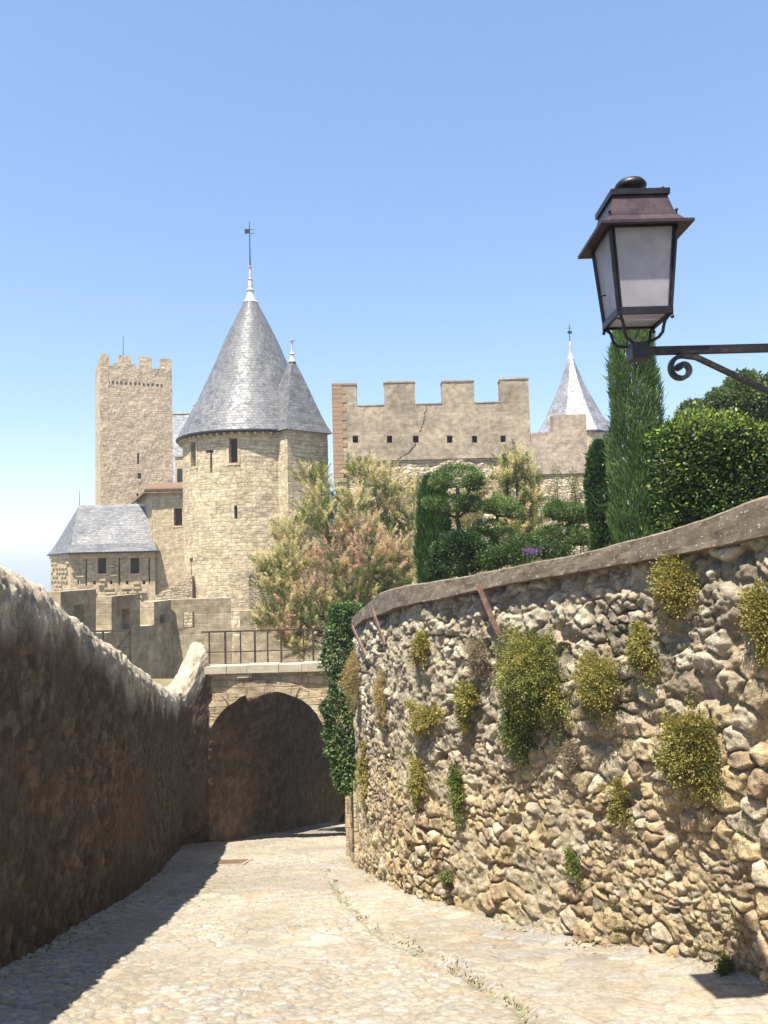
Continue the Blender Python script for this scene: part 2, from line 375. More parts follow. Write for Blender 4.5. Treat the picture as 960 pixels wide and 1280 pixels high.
M['slate_glare'] = slate('glare_slate', (.33, .33, .33), (.42, .42, .41), .3, .24, .6, (.5, .5, .5))  # lit copy of the grey slate, sun glare put into the base colour
M['lead'] = metal('pale_lead', (.48, .47, .46), (.33, .31, .29), .6, .1, 3)
M['tile'] = masonry('clay_tile', (.25, .145, .095), (.34, .225, .15), (.16, .1, .07), .3, .4, bump=.8, stain=(.3, .24, .18), warp=.03)
M['iron'] = metal('rusty_brown_iron', (.03, .02, .018), (.06, .034, .027), .7, .2, 12)
M['rust'] = metal('dull_rust', (.12, .07, .052), (.20, .125, .09), .85, .0, 14)
M['lampmetal'] = metal('black_painted_iron', (.009, .008, .012), (.022, .017, .021), .42, .35, 22)
M['lampcopper'] = metal('aged_copper_sheet', (.036, .022, .028), (.060, .038, .044), .45, .35, 9)
M['armmetal'] = metal('worn_bracket_iron', (.011, .010, .014), (.06, .048, .048), .5, .3, 30, (.5, .72))
M['dark'] = plaster('dark_interior', (.03, .026, .022), (.02, .018, .015), (.012, .01, .01), uvs=False)
M['wood'] = plaster('old_shutter_wood', (.07, .045, .03), (.05, .035, .025), (.03, .02, .015), uvs=False)
M['drain'] = metal('rusty_drain', (.13, .075, .05), (.2, .12, .08), .75, .2, 12)
M['bark'] = plaster('bark', (.10, .075, .055), (.06, .045, .035), (.03, .024, .02), uvs=False, scale=3, bump=1)
M['lane'] = vcolmat('cobble', .9, 26, .34, .7, .008, spec=.15)
M['rwall'] = vcolmat('fieldstone', .92, 14, .42, 1.0, .022)
M['lwall'] = vcolmat('old_render_wall', .95, 16, .42, 1.0, .025, stretch=(1, 1, .55))
M['earth'] = plaster('earth', (.22, .17, .11), (.14, .13, .06), (.08, .09, .035), uvs=False, scale=.7)
M['far'] = plaster('valley_ground', (.12, .15, .07), (.2, .18, .1), (.06, .09, .04), uvs=False, scale=.02)
M['leaf'] = leafmat('leaf')
M['leafgloss'] = leafmat('glossy_leaf', .28, .5, .3)
M['plume'] = leafmat('feathery_plume', .45, .8, .1)
def glassmat():
    m, nt = newmat('frosted_glass'); N = NT(nt); v = N.n('ShaderNodeTexCoord').outputs['Object']
    a = N.noise(v, 9, 5, .6); c = N.ramp(a, .3, .7, (.62, .60, .64), (.80, .78, .81))
    p = N.n('ShaderNodeBsdfPrincipled'); N.l(c, p.inputs['Base Color']); p.inputs['Roughness'].default_value = .25
    t = N.n('ShaderNodeBsdfTranslucent'); N.l(c, t.inputs[0]); tr = N.n('ShaderNodeBsdfTransparent'); tr.inputs[0].default_value = (.8, .78, .8, 1)
    m1 = N.n('ShaderNodeMixShader'); m1.inputs[0].default_value = .6; N.l(p.outputs[0], m1.inputs[1]); N.l(t.outputs[0], m1.inputs[2])
    m2 = N.n('ShaderNodeMixShader'); m2.inputs[0].default_value = .36; N.l(m1.outputs[0], m2.inputs[1]); N.l(tr.outputs[0], m2.inputs[2])
    o = N.n('ShaderNodeOutputMaterial'); N.l(m2.outputs[0], o.inputs[0]); return m
M['glass'] = glassmat()
# ------------------------------------------------------------------ light
SUNV = np.array([-.22, -.36, 1.0]); SUNV /= np.linalg.norm(SUNV)
elev = math.asin(SUNV[2]); rotn = math.atan2(SUNV[0], SUNV[1])
W = bpy.data.worlds.new('World'); S.world = W; W.use_nodes = True; nt = W.node_tree; nt.nodes.clear()
sky = nt.nodes.new('ShaderNodeTexSky'); sky.sky_type = 'NISHITA'; sky.sun_disc = False; sky.sun_elevation = elev; sky.sun_rotation = rotn % (2*math.pi)
sky.altitude = 150; sky.air_density = 1.0; sky.dust_density = .35; sky.ozone_density = 2.2
bg = nt.nodes.new('ShaderNodeBackground'); bg.inputs[1].default_value = 0.145
wo = nt.nodes.new('ShaderNodeOutputWorld'); gm_ = nt.nodes.new('ShaderNodeGamma'); gm_.inputs[1].default_value = .64; hs_ = nt.nodes.new('ShaderNodeHueSaturation'); hs_.inputs['Saturation'].default_value = 1.32; hs_.inputs['Value'].default_value = 1.12; hs_.inputs['Hue'].default_value = .508
nt.links.new(sky.outputs[0], gm_.inputs[0]); nt.links.new(gm_.outputs[0], hs_.inputs['Color']); nt.links.new(hs_.outputs[0], bg.inputs[0]); nt.links.new(bg.outputs[0], wo.inputs[0])
sl = bpy.data.lights.new('sun', 'SUN'); sl.energy = 5.0; sl.angle = R(.5); sl.color = (1, .935, .82)
so = bpy.data.objects.new('sun', sl); C.objects.link(so); so.rotation_euler = Vector(-SUNV).to_track_quat('-Z', 'Y').to_euler(); so.location = (0, 0, 60)
S.view_settings.view_transform = 'Standard'; S.view_settings.look = 'None'; S.view_settings.exposure = 1.34; S.view_settings.gamma = 1
S.cycles.max_bounces = 6; S.cycles.transparent_max_bounces = 8

# ------------------------------------------------------------------ paths of the lane walls
def densify(pts, step=.05, sm=.5):
    pts = np.array(pts, float); d = np.r_[0, np.cumsum(np.hypot(*np.diff(pts, axis=0).T))]
    s = np.arange(0, d[-1], step); q = np.stack([np.interp(s, d, pts[:, k]) for k in (0, 1)], 1)
    n = int(sm/step); k = np.hanning(2*n+3)[1:-1]; k /= k.sum()
    e = np.pad(q, ((n, n), (0, 0)), mode='edge')
    # keep the ends where they are by reflecting the slope
    e[:n] = 2*q[0]-q[1:n+1][::-1]; e[-n:] = 2*q[-1]-q[-n-1:-1][::-1]
    return np.stack([np.convolve(e[:, j], k, 'valid') for j in (0, 1)], 1)
Lpix = [(0, 1220), (47, 1194), (94, 1163), (141, 1138), (188, 1105), (218, 1072), (228, 1059), (267, 1055), (305, 1049), (352, 1041), (431, 1024)]
Lp = [on_ground(*p)[:2] for p in Lpix]
Lpath = densify([(-2.9, -12), (-3.0, 3)]+[tuple(p) for p in Lp]+[(1.5, 33), (6, 35.5), (14, 37), (60, 40)], sm=.45)
Rpix = [(954, 1238), (902, 1223), (832, 1206), (808, 1200), (727, 1181), (662, 1166), (616, 1155), (569, 1143), (517, 1131), (464, 1097), (447, 1084), (436, 1070)]
Rp = [on_ground(*p)[:2] for p in Rpix][::1]
Rpath = densify([(4.1, -12), (4.0, 3.4), (3.5, 4.7)]+[tuple(p) for p in Rp]+[(-1.1, 20), (-1.2, 23.5), (-.8, 27), (2, 30.5), (12, 32), (60, 34)], sm=.5)
# monotone in Y for the sheets
def XofY(path):
    y = np.maximum.accumulate(path[:, 1]+np.arange(len(path))*1e-6); return lambda Y: np.interp(Y, y, path[:, 0])
XL, XR = XofY(Lpath), XofY(Rpath)
def arclen(p): return np.r_[0, np.cumsum(np.hypot(*np.diff(p, axis=0).T))]
def frame(p):
    t = np.gradient(p, axis=0); t /= np.linalg.norm(t, axis=1)[:, None]; return t
def resample(path, y0, y1, step):
    i0 = np.argmax(path[:, 1] >= y0); i1 = len(path)-1 if path[-1, 1] < y1 else np.argmax(path[:, 1] >= y1)
    q = path[i0:i1+1]; s = arclen(q); st = step(q) if callable(step) else np.full(len(q), step)
    n = np.r_[0, np.cumsum(np.diff(s)/st[1:])]; k = np.interp(np.arange(0, n[-1]), n, s)
    return np.stack([np.interp(k, s, q[:, j]) for j in (0, 1)], 1), k
def trace_top(path, pix, ymax=31):
    """heights over a path under which it would project through the traced pixels -> list (y, z)"""
    o = []
    for px, py in pix:
        d = ray(px, py); c = path[:, 0]*d[1]-path[:, 1]*d[0]; ok = (path[:, 1] > 2) & (path[:, 1] < ymax)
        i = np.argmin(np.where(ok, np.abs(c), 1e9)); o.append((path[i, 1], d[2]*path[i, 1]/d[1]))
        # roll shifts the column with height: one correction
    return np.array(sorted(o))

_d = ray(263, 1055); _i = np.argmin(np.where((Lpath[:, 1] > 15) & (Lpath[:, 1] < 30), np.abs(Lpath[:, 0]*_d[1]-Lpath[:, 1]*_d[0]), 1e9)); BY = float(Lpath[_i, 1])
# ------------------------------------------------------------------ lane
gpix = [(405, 1085), (430, 1130), (470, 1165), (520, 1190), (570, 1214), (610, 1240), (650, 1264)]
gp = np.array([on_ground(*p)[:2] for p in gpix]); gp = gp[np.argsort(gp[:, 1])]
def XG(Y): return np.interp(Y, gp[:, 1], gp[:, 0])
ys = [-12.0]
while ys[-1] < 3.6: ys.append(ys[-1]+.6)
y = 3.9
while y < 33: ys.append(y); y += max(.017, .0026*y)
ys = np.array(ys); T = np.linspace(0, 1, 330)
xl, xr = XL(ys)-.1, XR(ys)+.1
Xg = xl[:, None]+(xr-xl)[:, None]*T[None]; Yg = np.repeat(ys[:, None], len(T), 1)
wx = Xg+.05*fbm(Xg*2, Yg*2, s=3); wy = Yg+.05*fbm(Xg*2, Yg*2, s=4)
ang = .25; ux = wx*math.cos(ang)+wy*math.sin(ang); uy = -wx*math.sin(ang)+wy*math.cos(ang)
f1, f2, ia, ib = voro(ux, uy, .14, .10, 11, .47)
f1b, f2b, iab, ibb = voro(ux*1.0+3, uy+3, .30, .21, 15)
mk_ = sstep(.05, .2, fbm(Xg*.8, Yg*.5, s=6, o=2)+.25*sstep(0, .3, Xg-XG(Yg))*sstep(-.1, .3, Xg-XG(Yg))-.05)
e = np.where(mk_ > .5, (f2b-f1b), (f2-f1)); ia = np.where(mk_ > .5, iab, ia); ib = np.where(mk_ > .5, ibb, ib)
worn = sstep(-.35, .35, fbm(Xg*.7, Yg*.7, s=9, o=3))
dome = sstep(0.0, .03, e)*(.006+.026*ia**1.5)*(.45+.55*worn)
gap = 1-sstep(.003, .018, e)
Z = gz(Yg)+dome+.006*fbm(Xg*14, Yg*14, s=8, o=3)+.03*fbm(Xg*.6, Yg*.6, s=10, o=2)
gd = Xg-XG(Yg)-.03*fbm(Yg*3, Yg*0, s=12)
gon = sstep(3.6, 4.6, Yg)*(1-sstep(13, 14.5, Yg))
Z -= gon*.045*np.exp(-(gd/.045)**2)*(.6+.4*vn(Xg*5, Yg*5, s=13)); Z += gon*.035*sstep(0.03, .12, gd)
edge = np.minimum(Xg-xl[:, None], xr[:, None]-Xg); Z += .05*np.exp(-(edge-.1).clip(0)/.12)
base = np.array([.50, .425, .315]); c = base*(.80+.42*ib[..., None]+.0*ia[..., None])
grey = (ia > .72)[..., None]; c = np.where(grey, np.array([.46, .42, .36])*(.85+.3*ib[..., None]), c)
warm = (ib < .12)[..., None]; c = np.where(warm, np.array([.50, .38, .25]), c)
dirt = np.array([.40, .335, .235]); c = c*(1-gap[..., None]*.75)+dirt*gap[..., None]*.75
c = c*(1-.55*(1-worn[..., None]))+.55*(1-worn[..., None])*np.array([.50, .43, .325])
gr = sstep(.22, .5, fbm(Xg*.9, Yg*.55, s=21, o=4))*(.25+.75*gap)*sstep(-.35, .5, fbm(Xg*6, Yg*6, s=22, o=3))
gr = np.maximum(gr*(gd < 0), .8*gon*np.exp(-(gd/.05)**2)*sstep(-.1, .3, vn(Xg*2, Yg*3, s=24)))
c = c*(1-gr[..., None]*.6)+np.array([.24, .25, .09])*gr[..., None]*.6
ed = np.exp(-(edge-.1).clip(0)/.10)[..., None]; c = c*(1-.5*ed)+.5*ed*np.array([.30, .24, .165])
stn = fbm(Xg*.45, Yg*.35, s=27, o=4)[..., None]; c = c*np.array([.60, .625, .665])*(1-.22*gap[..., None])*(1+.38*stn)
pt = sstep(.25, .4, fbm(Xg*1.3+9, Yg*.9, s=28, o=4))[..., None]; c = c*(1-.5*pt)+.5*pt*np.array([.235, .205, .15])
lane = mk('cobbled_lane', np.stack([Xg, Yg, Z], -1), grid_faces(*Xg.shape, flip=True), M['lane'], col=c.reshape(-1, 3), smooth=True)
tag(lane, kind='structure')
lane_c = c

# ------------------------------------------------------------------ ground sheets
def sheet(name, rows, mat):
    V = np.array(rows); o = mk(name, V.reshape(-1, 3), grid_faces(V.shape[0], V.shape[1], flip=True), mat, smooth=True); return tag(o, kind='structure')
def hL(x, y):
    d = np.interp(y, [-12, 0, 6, 12, 18, BY+1.65, BY+2.1, 60], [-.6, -1.0, -1.7, -2.6, -3.5, -3.42, -4.9, -4.9])
    return d-60*sstep(28, 150, np.hypot(np.maximum(-x, 0), 0))-40*sstep(60, 160, x)-55*sstep(130, 260, y)
yy = np.r_[np.linspace(-12, BY+1, 34), np.linspace(BY+1.3, BY+2.5, 9), np.linspace(BY+2.8, 40, 20), np.linspace(42, 140, 30), np.linspace(150, 320, 14)]
rows = []
for Y in yy:
    x1 = XL(Y)-.5 if Y < 39.5 else 220.0
    xs = np.r_[x1-(x1+260)*np.linspace(1, 0, 50)**2.2]; rows.append([(x, Y, hL(x, Y)+.08*vn(x*.3, Y*.3, s=2)) for x in xs])
sheet('castle_ground', rows, M['earth'])
def hR(x, y): return float(np.interp(y, [-12, 3, 6, 10, 14, 18, 23, 33], [1.0, .2, .05, -.6, -1.5, -2.4, -3.0, -2.8]))+.05*vn(x*.5, y*.5, s=3)
rows = []
for Y in np.linspace(-12, 33.9, 90):
    x0 = XR(Y)+.25; xs = x0+(62-x0)*np.linspace(0, 1, 40)**1.6; rows.append([(x, Y, hR(x, Y)) for x in xs])
sheet('garden_ground', rows, M['earth'])
a = 4000; g = 40; q = np.linspace(-a, a, g); rows = [[(x, Y, -64) for x in q] for Y in q]
sheet('valley_ground', rows, M['far'])

# ------------------------------------------------------------------ left wall of the lane
def offset(path, d): t = frame(path); return path+d*np.stack([t[:, 1], -t[:, 0]], 1)   # + = to the right of travel
APX = .44
Ltop = trace_top(offset(Lpath, -APX), [(0, 714), (25, 736), (50, 755), (100, 792), (150, 829), (180, 851), (200, 863), (211, 858), (222, 832), (232, 808), (243, 790), (252, 786), (257, 788)])
def HL(y): return np.interp(y, np.r_[-12, 0, Ltop[:, 0]], np.r_[1.6, 1.45, Ltop[:, 1]])
lp, s_ = resample(Lpath, -6, BY-.05, lambda q: np.clip(.0022*np.maximum(q[:, 1], 6), .016, .05)*np.where(q[:, 1] < 4.5, 10, 1))
nrm = frame(lp); nrm = np.stack([nrm[:, 1], -nrm[:, 0]], 1)
prof = []                                      # (kind, offset inwards, height below top / fraction)
nb = 150
tt = np.linspace(0, 1, nb)
aa = np.linspace(0, math.pi, 46)[1:]
top = HL(lp[:, 1]); bot = gz(lp[:, 1])-.12; sh = .46+0*lp[:, 1]
V = []; U = []; Hh = []
for k in tt: V.append((0*top, bot+(top-sh-bot)*k)); 
for k in aa:
    if k <= math.pi/2: V.append((-APX+APX*math.cos(k)**.9+0*top, top-sh+sh*math.sin(k)**1.0))
    else: V.append((-APX+.34*math.cos(k)+0*top, top-.42+.42*math.sin(k)**.8))
for k in np.linspace(0, 1, 8)[1:]: V.append((-APX-.34+0*top, (top-.42)*(1-k)+k*(top-2.6)))
off = np.stack([v[0] for v in V], 1); zz = np.stack([v[1] for v in V], 1)
Sg = np.repeat(s_[:, None], zz.shape[1], 1); below = top[:, None]-zz; vcoord = zz-off*1.2
wu = Sg+.06*fbm(Sg*3, vcoord*3, s=31); wv = vcoord+.05*fbm(Sg*3, vcoord*3, s=32)
f1, f2, ia, ib = voro(wu, wv, .19, .12, 33)
e = f2-f1; cover = sstep(-.15, .3, fbm(Sg*.8, vcoord*.8, s=34, o=4)+.52-.5*sstep(.5, 1.6, below))   # render still covering the stones
face = sstep(0, .035, e)*(.005+.02*ia)*(1-.8*cover)
drip = fbm(Sg*12, vcoord*3.2, s=35, o=4); crumb = fbm(Sg*12, vcoord*12, s=36, o=3); big = fbm(Sg*1.1, vcoord*1.1, s=37, o=3)
topz = 1-sstep(.30, .85, below+.25*vn(Sg*2.2, Sg*0, s=38))
dsp = face+.020*crumb+.018*drip+.028*big+topz*(.026*drip+.014*crumb)
on = sstep(0, .2, np.abs(off+.34)/.34)        # outward share
dirx = np.where(off > -.02, 1, (off+APX)/APX).clip(-1, 1); up_ = np.sqrt(np.clip(1-dirx**2, 0, 1)); up_[:, :nb] = 0
X = lp[:, :1]+nrm[:, :1]*(off+dsp*dirx); Y = lp[:, 1:]+nrm[:, 1:]*(off+dsp*dirx); Zz = zz+dsp*up_+.02*up_*big
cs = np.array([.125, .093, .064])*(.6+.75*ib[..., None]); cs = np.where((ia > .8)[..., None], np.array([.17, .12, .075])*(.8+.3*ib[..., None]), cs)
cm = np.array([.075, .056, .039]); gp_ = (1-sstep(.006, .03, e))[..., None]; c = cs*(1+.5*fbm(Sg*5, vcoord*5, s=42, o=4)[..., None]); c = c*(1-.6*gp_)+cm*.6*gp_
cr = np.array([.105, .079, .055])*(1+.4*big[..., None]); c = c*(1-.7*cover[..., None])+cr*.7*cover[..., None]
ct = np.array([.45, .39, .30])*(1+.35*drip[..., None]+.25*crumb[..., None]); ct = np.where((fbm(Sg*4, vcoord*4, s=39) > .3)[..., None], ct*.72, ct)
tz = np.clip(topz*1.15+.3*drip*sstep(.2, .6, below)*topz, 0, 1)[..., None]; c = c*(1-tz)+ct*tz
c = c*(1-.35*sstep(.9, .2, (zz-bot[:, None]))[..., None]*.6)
Wl = thing('lane_wall', (lp[100, 0], lp[100, 1], bot[100]), 'tall shaded boundary wall on the left of the lane with sunlit rounded rough top', 'wall')
mk('wall_body', np.stack([X, Y, Zz], -1), grid_faces(*X.shape, flip=False), M['lwall'], Wl, col=c.reshape(-1, 3), smooth=True)
# its end stop beside the bridge
mb = MB(); ex = np.stack([X[-1], Y[-1], Zz[-1]], -1); cen = np.array([lp[-1, 0]-nrm[-1, 0]*APX, lp[-1, 1]-nrm[-1, 1]*APX, ex[0, 2]])
for i in range(len(ex)-1): mb.face([ex[i+1], ex[i], cen])
mb.build('wall_end', M['bridge'], Wl)
# lower retaining wall that carries on below and past the bridge
def low_wall(name, path, y0, y1, topf, side, label, seed, colr, mat, step=.07, nv=70, th=.5, stone=(.3, .19), parent=None):
    q, s = resample(path, y0, y1, step); t = frame(q); n = np.stack([t[:, 1], -t[:, 0]], 1)*side
    tp = topf(q[:, 1]); bt = gz(q[:, 1])-.15; k = np.linspace(0, 1, nv)
    z = bt[:, None]+(tp-bt)[:, None]*k[None]; o_ = np.zeros_like(z)
    z = np.concatenate([z, tp[:, None]+.0*k[None, :1], tp[:, None]-1.2], 1); o_ = np.concatenate([o_, -th+0*z[:, :1], -th+0*z[:, :1]], 1)
    Sg = np.repeat(s[:, None], z.shape[1], 1); f1, f2, ia, ib = voro(Sg+.05*fbm(Sg*2, z*2, s=seed), z, *stone, seed+1)
    e = f2-f1; d = sstep(0, .04, e)*(.01+.05*ia)+.03*fbm(Sg*2, z*2, s=seed+2)
    X = q[:, :1]+n[:, :1]*(o_+d); Y = q[:, 1:]+n[:, 1:]*(o_+d)
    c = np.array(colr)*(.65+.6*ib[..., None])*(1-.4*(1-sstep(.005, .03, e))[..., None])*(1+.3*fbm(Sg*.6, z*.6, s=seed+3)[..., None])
    fl = side < 0
    return mk(name, np.stack([X, Y, z], -1), grid_faces(*X.shape, flip=fl), mat, parent, col=c.reshape(-1, 3), smooth=True)
tl = lambda y: np.interp(y, [18, BY+1.6, BY+2, 32, 40], [-3.22, -3.22, -4.2, -4.6, -4.8])
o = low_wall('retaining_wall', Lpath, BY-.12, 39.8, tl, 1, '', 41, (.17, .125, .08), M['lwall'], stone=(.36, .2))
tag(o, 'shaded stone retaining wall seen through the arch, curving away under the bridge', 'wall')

# ------------------------------------------------------------------ right fieldstone wall
Ctop = trace_top(Rpath, [(960, 622), (900, 646), (850, 661), (800, 674), (740, 690), (680, 702), (600, 718), (540, 727), (500, 735), (481, 741), (462, 757), (446, 772)], 14.9)
Cbot = trace_top(Rpath, [(960, 672), (880, 690), (800, 703), (700, 720), (640, 730), (560, 748), (490, 766), (462, 775), (447, 786)], 14.9)
HT = lambda y: np.interp(y, np.r_[-12, 0, 4.5, Ctop[:, 0]], np.r_[2.2, 1.8, Ctop[0, 1]+.28, Ctop[:, 1]])
HB = lambda y: np.interp(y, np.r_[-12, 0, 4.5, Cbot[:, 0]], np.r_[1.9, 1.5, Cbot[0, 1]+.26, Cbot[:, 1]])
rp, rs = resample(Rpath, 3.2, 14.75, lambda q: np.clip(.0019*np.maximum(q[:, 1], 6), .0125, .028)*np.where(q[:, 1] < 5.0, 6, 1))
t = frame(rp); rn = np.stack([-t[:, 1], t[:, 0]], 1)
tp = HB(rp[:, 1])+.06; bt = gz(rp[:, 1])-.12; nv = 300; k = np.linspace(0, 1, nv); z = bt[:, None]+(tp-bt)[:, None]*k
Sg = np.repeat(rs[:, None], nv, 1); rel = (z-bt[:, None]); vz = z+.10*Sg*0+.12*(Sg)   # courses lean with the lane
wu = Sg+.09*fbm(Sg*3.0, vz*3.0, s=51, o=4); wv = vz+.08*fbm(Sg*3.0, vz*3.0, s=52, o=4)
A = voro(wu, wv, .165, .115, 53, .46); B = voro(wu+9, wv+2, .27, .175, 57, .46); D = voro(wu+5, wv+7, .10, .07, 61, .46)
mb_ = fbm(Sg*.75, vz*.9, s=63, o=2)+.30*sstep(1.4, 2.6, rel); isB = mb_ > .16; isD = (~isB) & (fbm(Sg*1.1+20, vz*1.3, s=64, o=2) > .22)
pick = lambda i: np.where(isB, B[i], np.where(isD, D[i], A[i]))
f1, f2, ia, ib = [pick(i) for i in range(4)]; e = f2-f1
upz = sstep(1.5, 2.9, rel+.5*vn(Sg*.8, vz*.8, s=65))
size = np.where(isB, 1.5, np.where(isD, .6, 1.0))
prot = (.010+.046*ia**1.3)*size*(.65+.35*(1-upz))
miss = (ia < .13) & (rel > .3)
prot = np.where(miss, -.045, prot)
shape = sstep(0, .032*size, e)*(1-.12*(f1/.1/size)**2)+.25*(ib-.5)*(f1/.08/size)
crag = fbm(Sg*9, vz*9, s=66, o=4); fine = fbm(Sg*26, vz*26, s=67, o=3)
keep_ = 1-.7*sstep(.18, .34, fbm(Sg*.9+3, z*.7, s=71, o=4)+.10*upz); dsp = prot*shape*keep_+crag*(.026+.036*upz)+fine*.013+.02*(1-keep_)+.06*fbm(Sg*.6, z*.7, s=68, o=3)
nomort = sstep(.1, .45, fbm(Sg*.9+7, vz*1.1, s=69, o=3)); dsp += (1-sstep(0, .02, e))*(-.030*(.15+nomort))
crv = -.10*sstep(.30, .02, (HB(rp[:, 1])[:, None]-z))*sstep(-.4, .3, vn(Sg*1.2, Sg*0, s=70)); dsp += crv*.6
X = rp[:, :1]+rn[:, :1]*dsp; Y = rp[:, 1:]+rn[:, 1:]*dsp
gold = np.array([.43, .335, .20]); grey = np.array([.34, .295, .22]); pale = np.array([.46, .41, .315]); rust = np.array([.36, .265, .175])
h1 = ib[..., None]; h2 = ia[..., None]
lo = gold*(.72+.5*h1); lo = np.where(h2 > .8, rust*(.8+.3*h1), lo); lo = np.where((h1 > .25) & (h1 < .5), np.array([.42, .36, .26])*(.75+.5*h2), lo)
hi = grey*(.6+.65*h1); hi = np.where(h2 > .62, pale*(.75+.4*h1), hi); hi = np.where((h2 < .3) & (h1 > .5), np.array([.36, .29, .21])*(.8+.3*h1), hi)
c = lo*(1-upz[..., None])+hi*upz[..., None]; c = c*(1+.30*fine[..., None])*(1+.30*crag[..., None])
mo = (1-sstep(.006, .022, e))[..., None]; mc = np.array([.31, .255, .18])*(1-.65*nomort[..., None]); c = c*(1-.8*mo)+mc*.8*mo  # shadow gaps put into the joint colour, darkest where mortar is missing
ren = sstep(.18, .34, fbm(Sg*.9+3, z*.7, s=71, o=4)+.10*upz)[..., None]; c = c*(1-.75*ren)+.75*ren*np.array([.40, .345, .25])*(1+.3*crag[..., None])
lich = sstep(.08, .45, fbm(Sg*3, vz*3, s=72, o=4))[..., None]*upz[..., None]; c = c*(1-.6*lich)+.6*lich*np.array([.13, .115, .09])
dsp2 = None
Wr = thing('fieldstone_wall', (rp[200, 0], rp[200, 1], bt[200]), 'tall sunlit fieldstone retaining wall curving along the right of the lane, with a dark coping', 'wall')
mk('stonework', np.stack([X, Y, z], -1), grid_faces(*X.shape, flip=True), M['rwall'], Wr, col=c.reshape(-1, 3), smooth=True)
RW = dict(rp=rp, rn=rn, X=X, Y=Y, z=z, rs=rs)
# coping slabs
cp, csn = resample(Rpath, 2.5, Ctop[-1, 0], .05); t = frame(cp); n = np.stack([-t[:, 1], t[:, 0]], 1)
zt, zb = HT(cp[:, 1]), HB(cp[:, 1]); offs = []
for (o_, f_) in ((-.42, 0), (.085, 0), (.105, .04), (.105, .25), (.105, .5), (.105, .75), (.105, .93), (.08, 1), (-.1, 1.02), (-.42, 1.0), (-.42, 0)): offs.append((o_, f_))
cu = csn[:, None]; w = np.array([o_ for o_, _ in offs]); fz = np.array([f_ for _, f_ in offs])
Zc = zb[:, None]+(zt-zb)[:, None]*fz; jit = .012*fbm(cu*3, fz*2+w*3, s=81, o=4)+.008*vn(cu*14, fz*5, s=82)
X = cp[:, :1]+n[:, :1]*(w+jit); Y = cp[:, 1:]+n[:, 1:]*(w+jit); Zc = Zc+.01*fbm(cu*4+50, fz+w, s=83, o=4)
perim = np.cumsum(np.r_[0, np.hypot(np.diff(w), np.diff(fz)*.28)])
ff = grid_faces(len(cp), len(offs), flip=True); uvv = np.stack([np.repeat(csn[:, None], len(offs), 1), np.repeat(perim[None], len(cp), 0)], -1).reshape(-1, 2)[ff.ravel()]
o = mk('coping', np.stack([X, Y, Zc], -1), ff, M['coping'], Wr, uv=uvv)
mb = MB(); mb.face([(X[-1, i], Y[-1, i], Zc[-1, i]) for i in range(len(offs)-1)]); mb.build('coping_end', M['coping'], Wr)
# lower, set back continuation behind the ivy
tr = lambda y: np.interp(y, [14, 16, 18, 23, 33], [-1.9, -2.3, -2.7, -3.05, -2.9])
o = low_wall('garden_wall', Rpath, 14.7, 32.8, tr, -1, '', 91, (.34, .28, .2), M['rwall'], step=.05)
tag(o, 'low stone garden wall behind the ivy where the lane turns right', 'wall')
for k_, (px, py, w_) in enumerate(((437, 1074, .10), (448, 1086, .13))):   # two flat buttress strips at the corner
    g_ = on_ground(px, py); mb = MB(); mb.box((g_[0], g_[1], g_[2]-.1), (-.06, .10), (-.10, .25), (0, 1.75), 0)
    o = mb.build('buttress', M['bridge'], Wr); bevel(o, .02, 2)
# rusty props under the coping
for (x0, y0, x1, y1) in ((613, 728, 630, 792), (478, 757, 487, 806), (453, 783, 463, 822)):
    a_ = []
    for px, py, out_ in ((x0, y0, .09), (x1, y1, -.02)):
        d = ray(px, py); pth = RW['rp']; i = np.argmin(np.abs(pth[:, 0]*d[1]-pth[:, 1]*d[0])); q = pth[i]+RW['rn'][i]*(out_+.09); a_.append((q[0], q[1], d[2]*pth[i, 1]/d[1]))
    mb = MB(); mb.bar(a_[0], a_[1], .022, .055); o = mb.build('rusty_prop', M['rust'], Wr)

mb = MB(); mb.hexa([(-3900, -300, -66), (3900, -300, -66), (3900, 3900, -66), (-3900, 3900, -66), (-3900, -300, 32), (3900, -300, 32), (3900, 3900, 32), (-3900, 3900, 32)])
hm = bpy.data.materials.new('air'); hm.use_nodes = True; nt = hm.node_tree; nt.nodes.clear(); pv = nt.nodes.new('ShaderNodeVolumePrincipled'); pv.inputs['Color'].default_value = (.80, .88, 1, 1); pv.inputs['Density'].default_value = .0009; pv.inputs['Anisotropy'].default_value = .2
oo = nt.nodes.new('ShaderNodeOutputMaterial'); nt.links.new(pv.outputs[0], oo.inputs['Volume']); o = mb.build('haze', hm, merge=True); tag(o, 'thin summer haze over the valley', 'haze', kind='stuff')
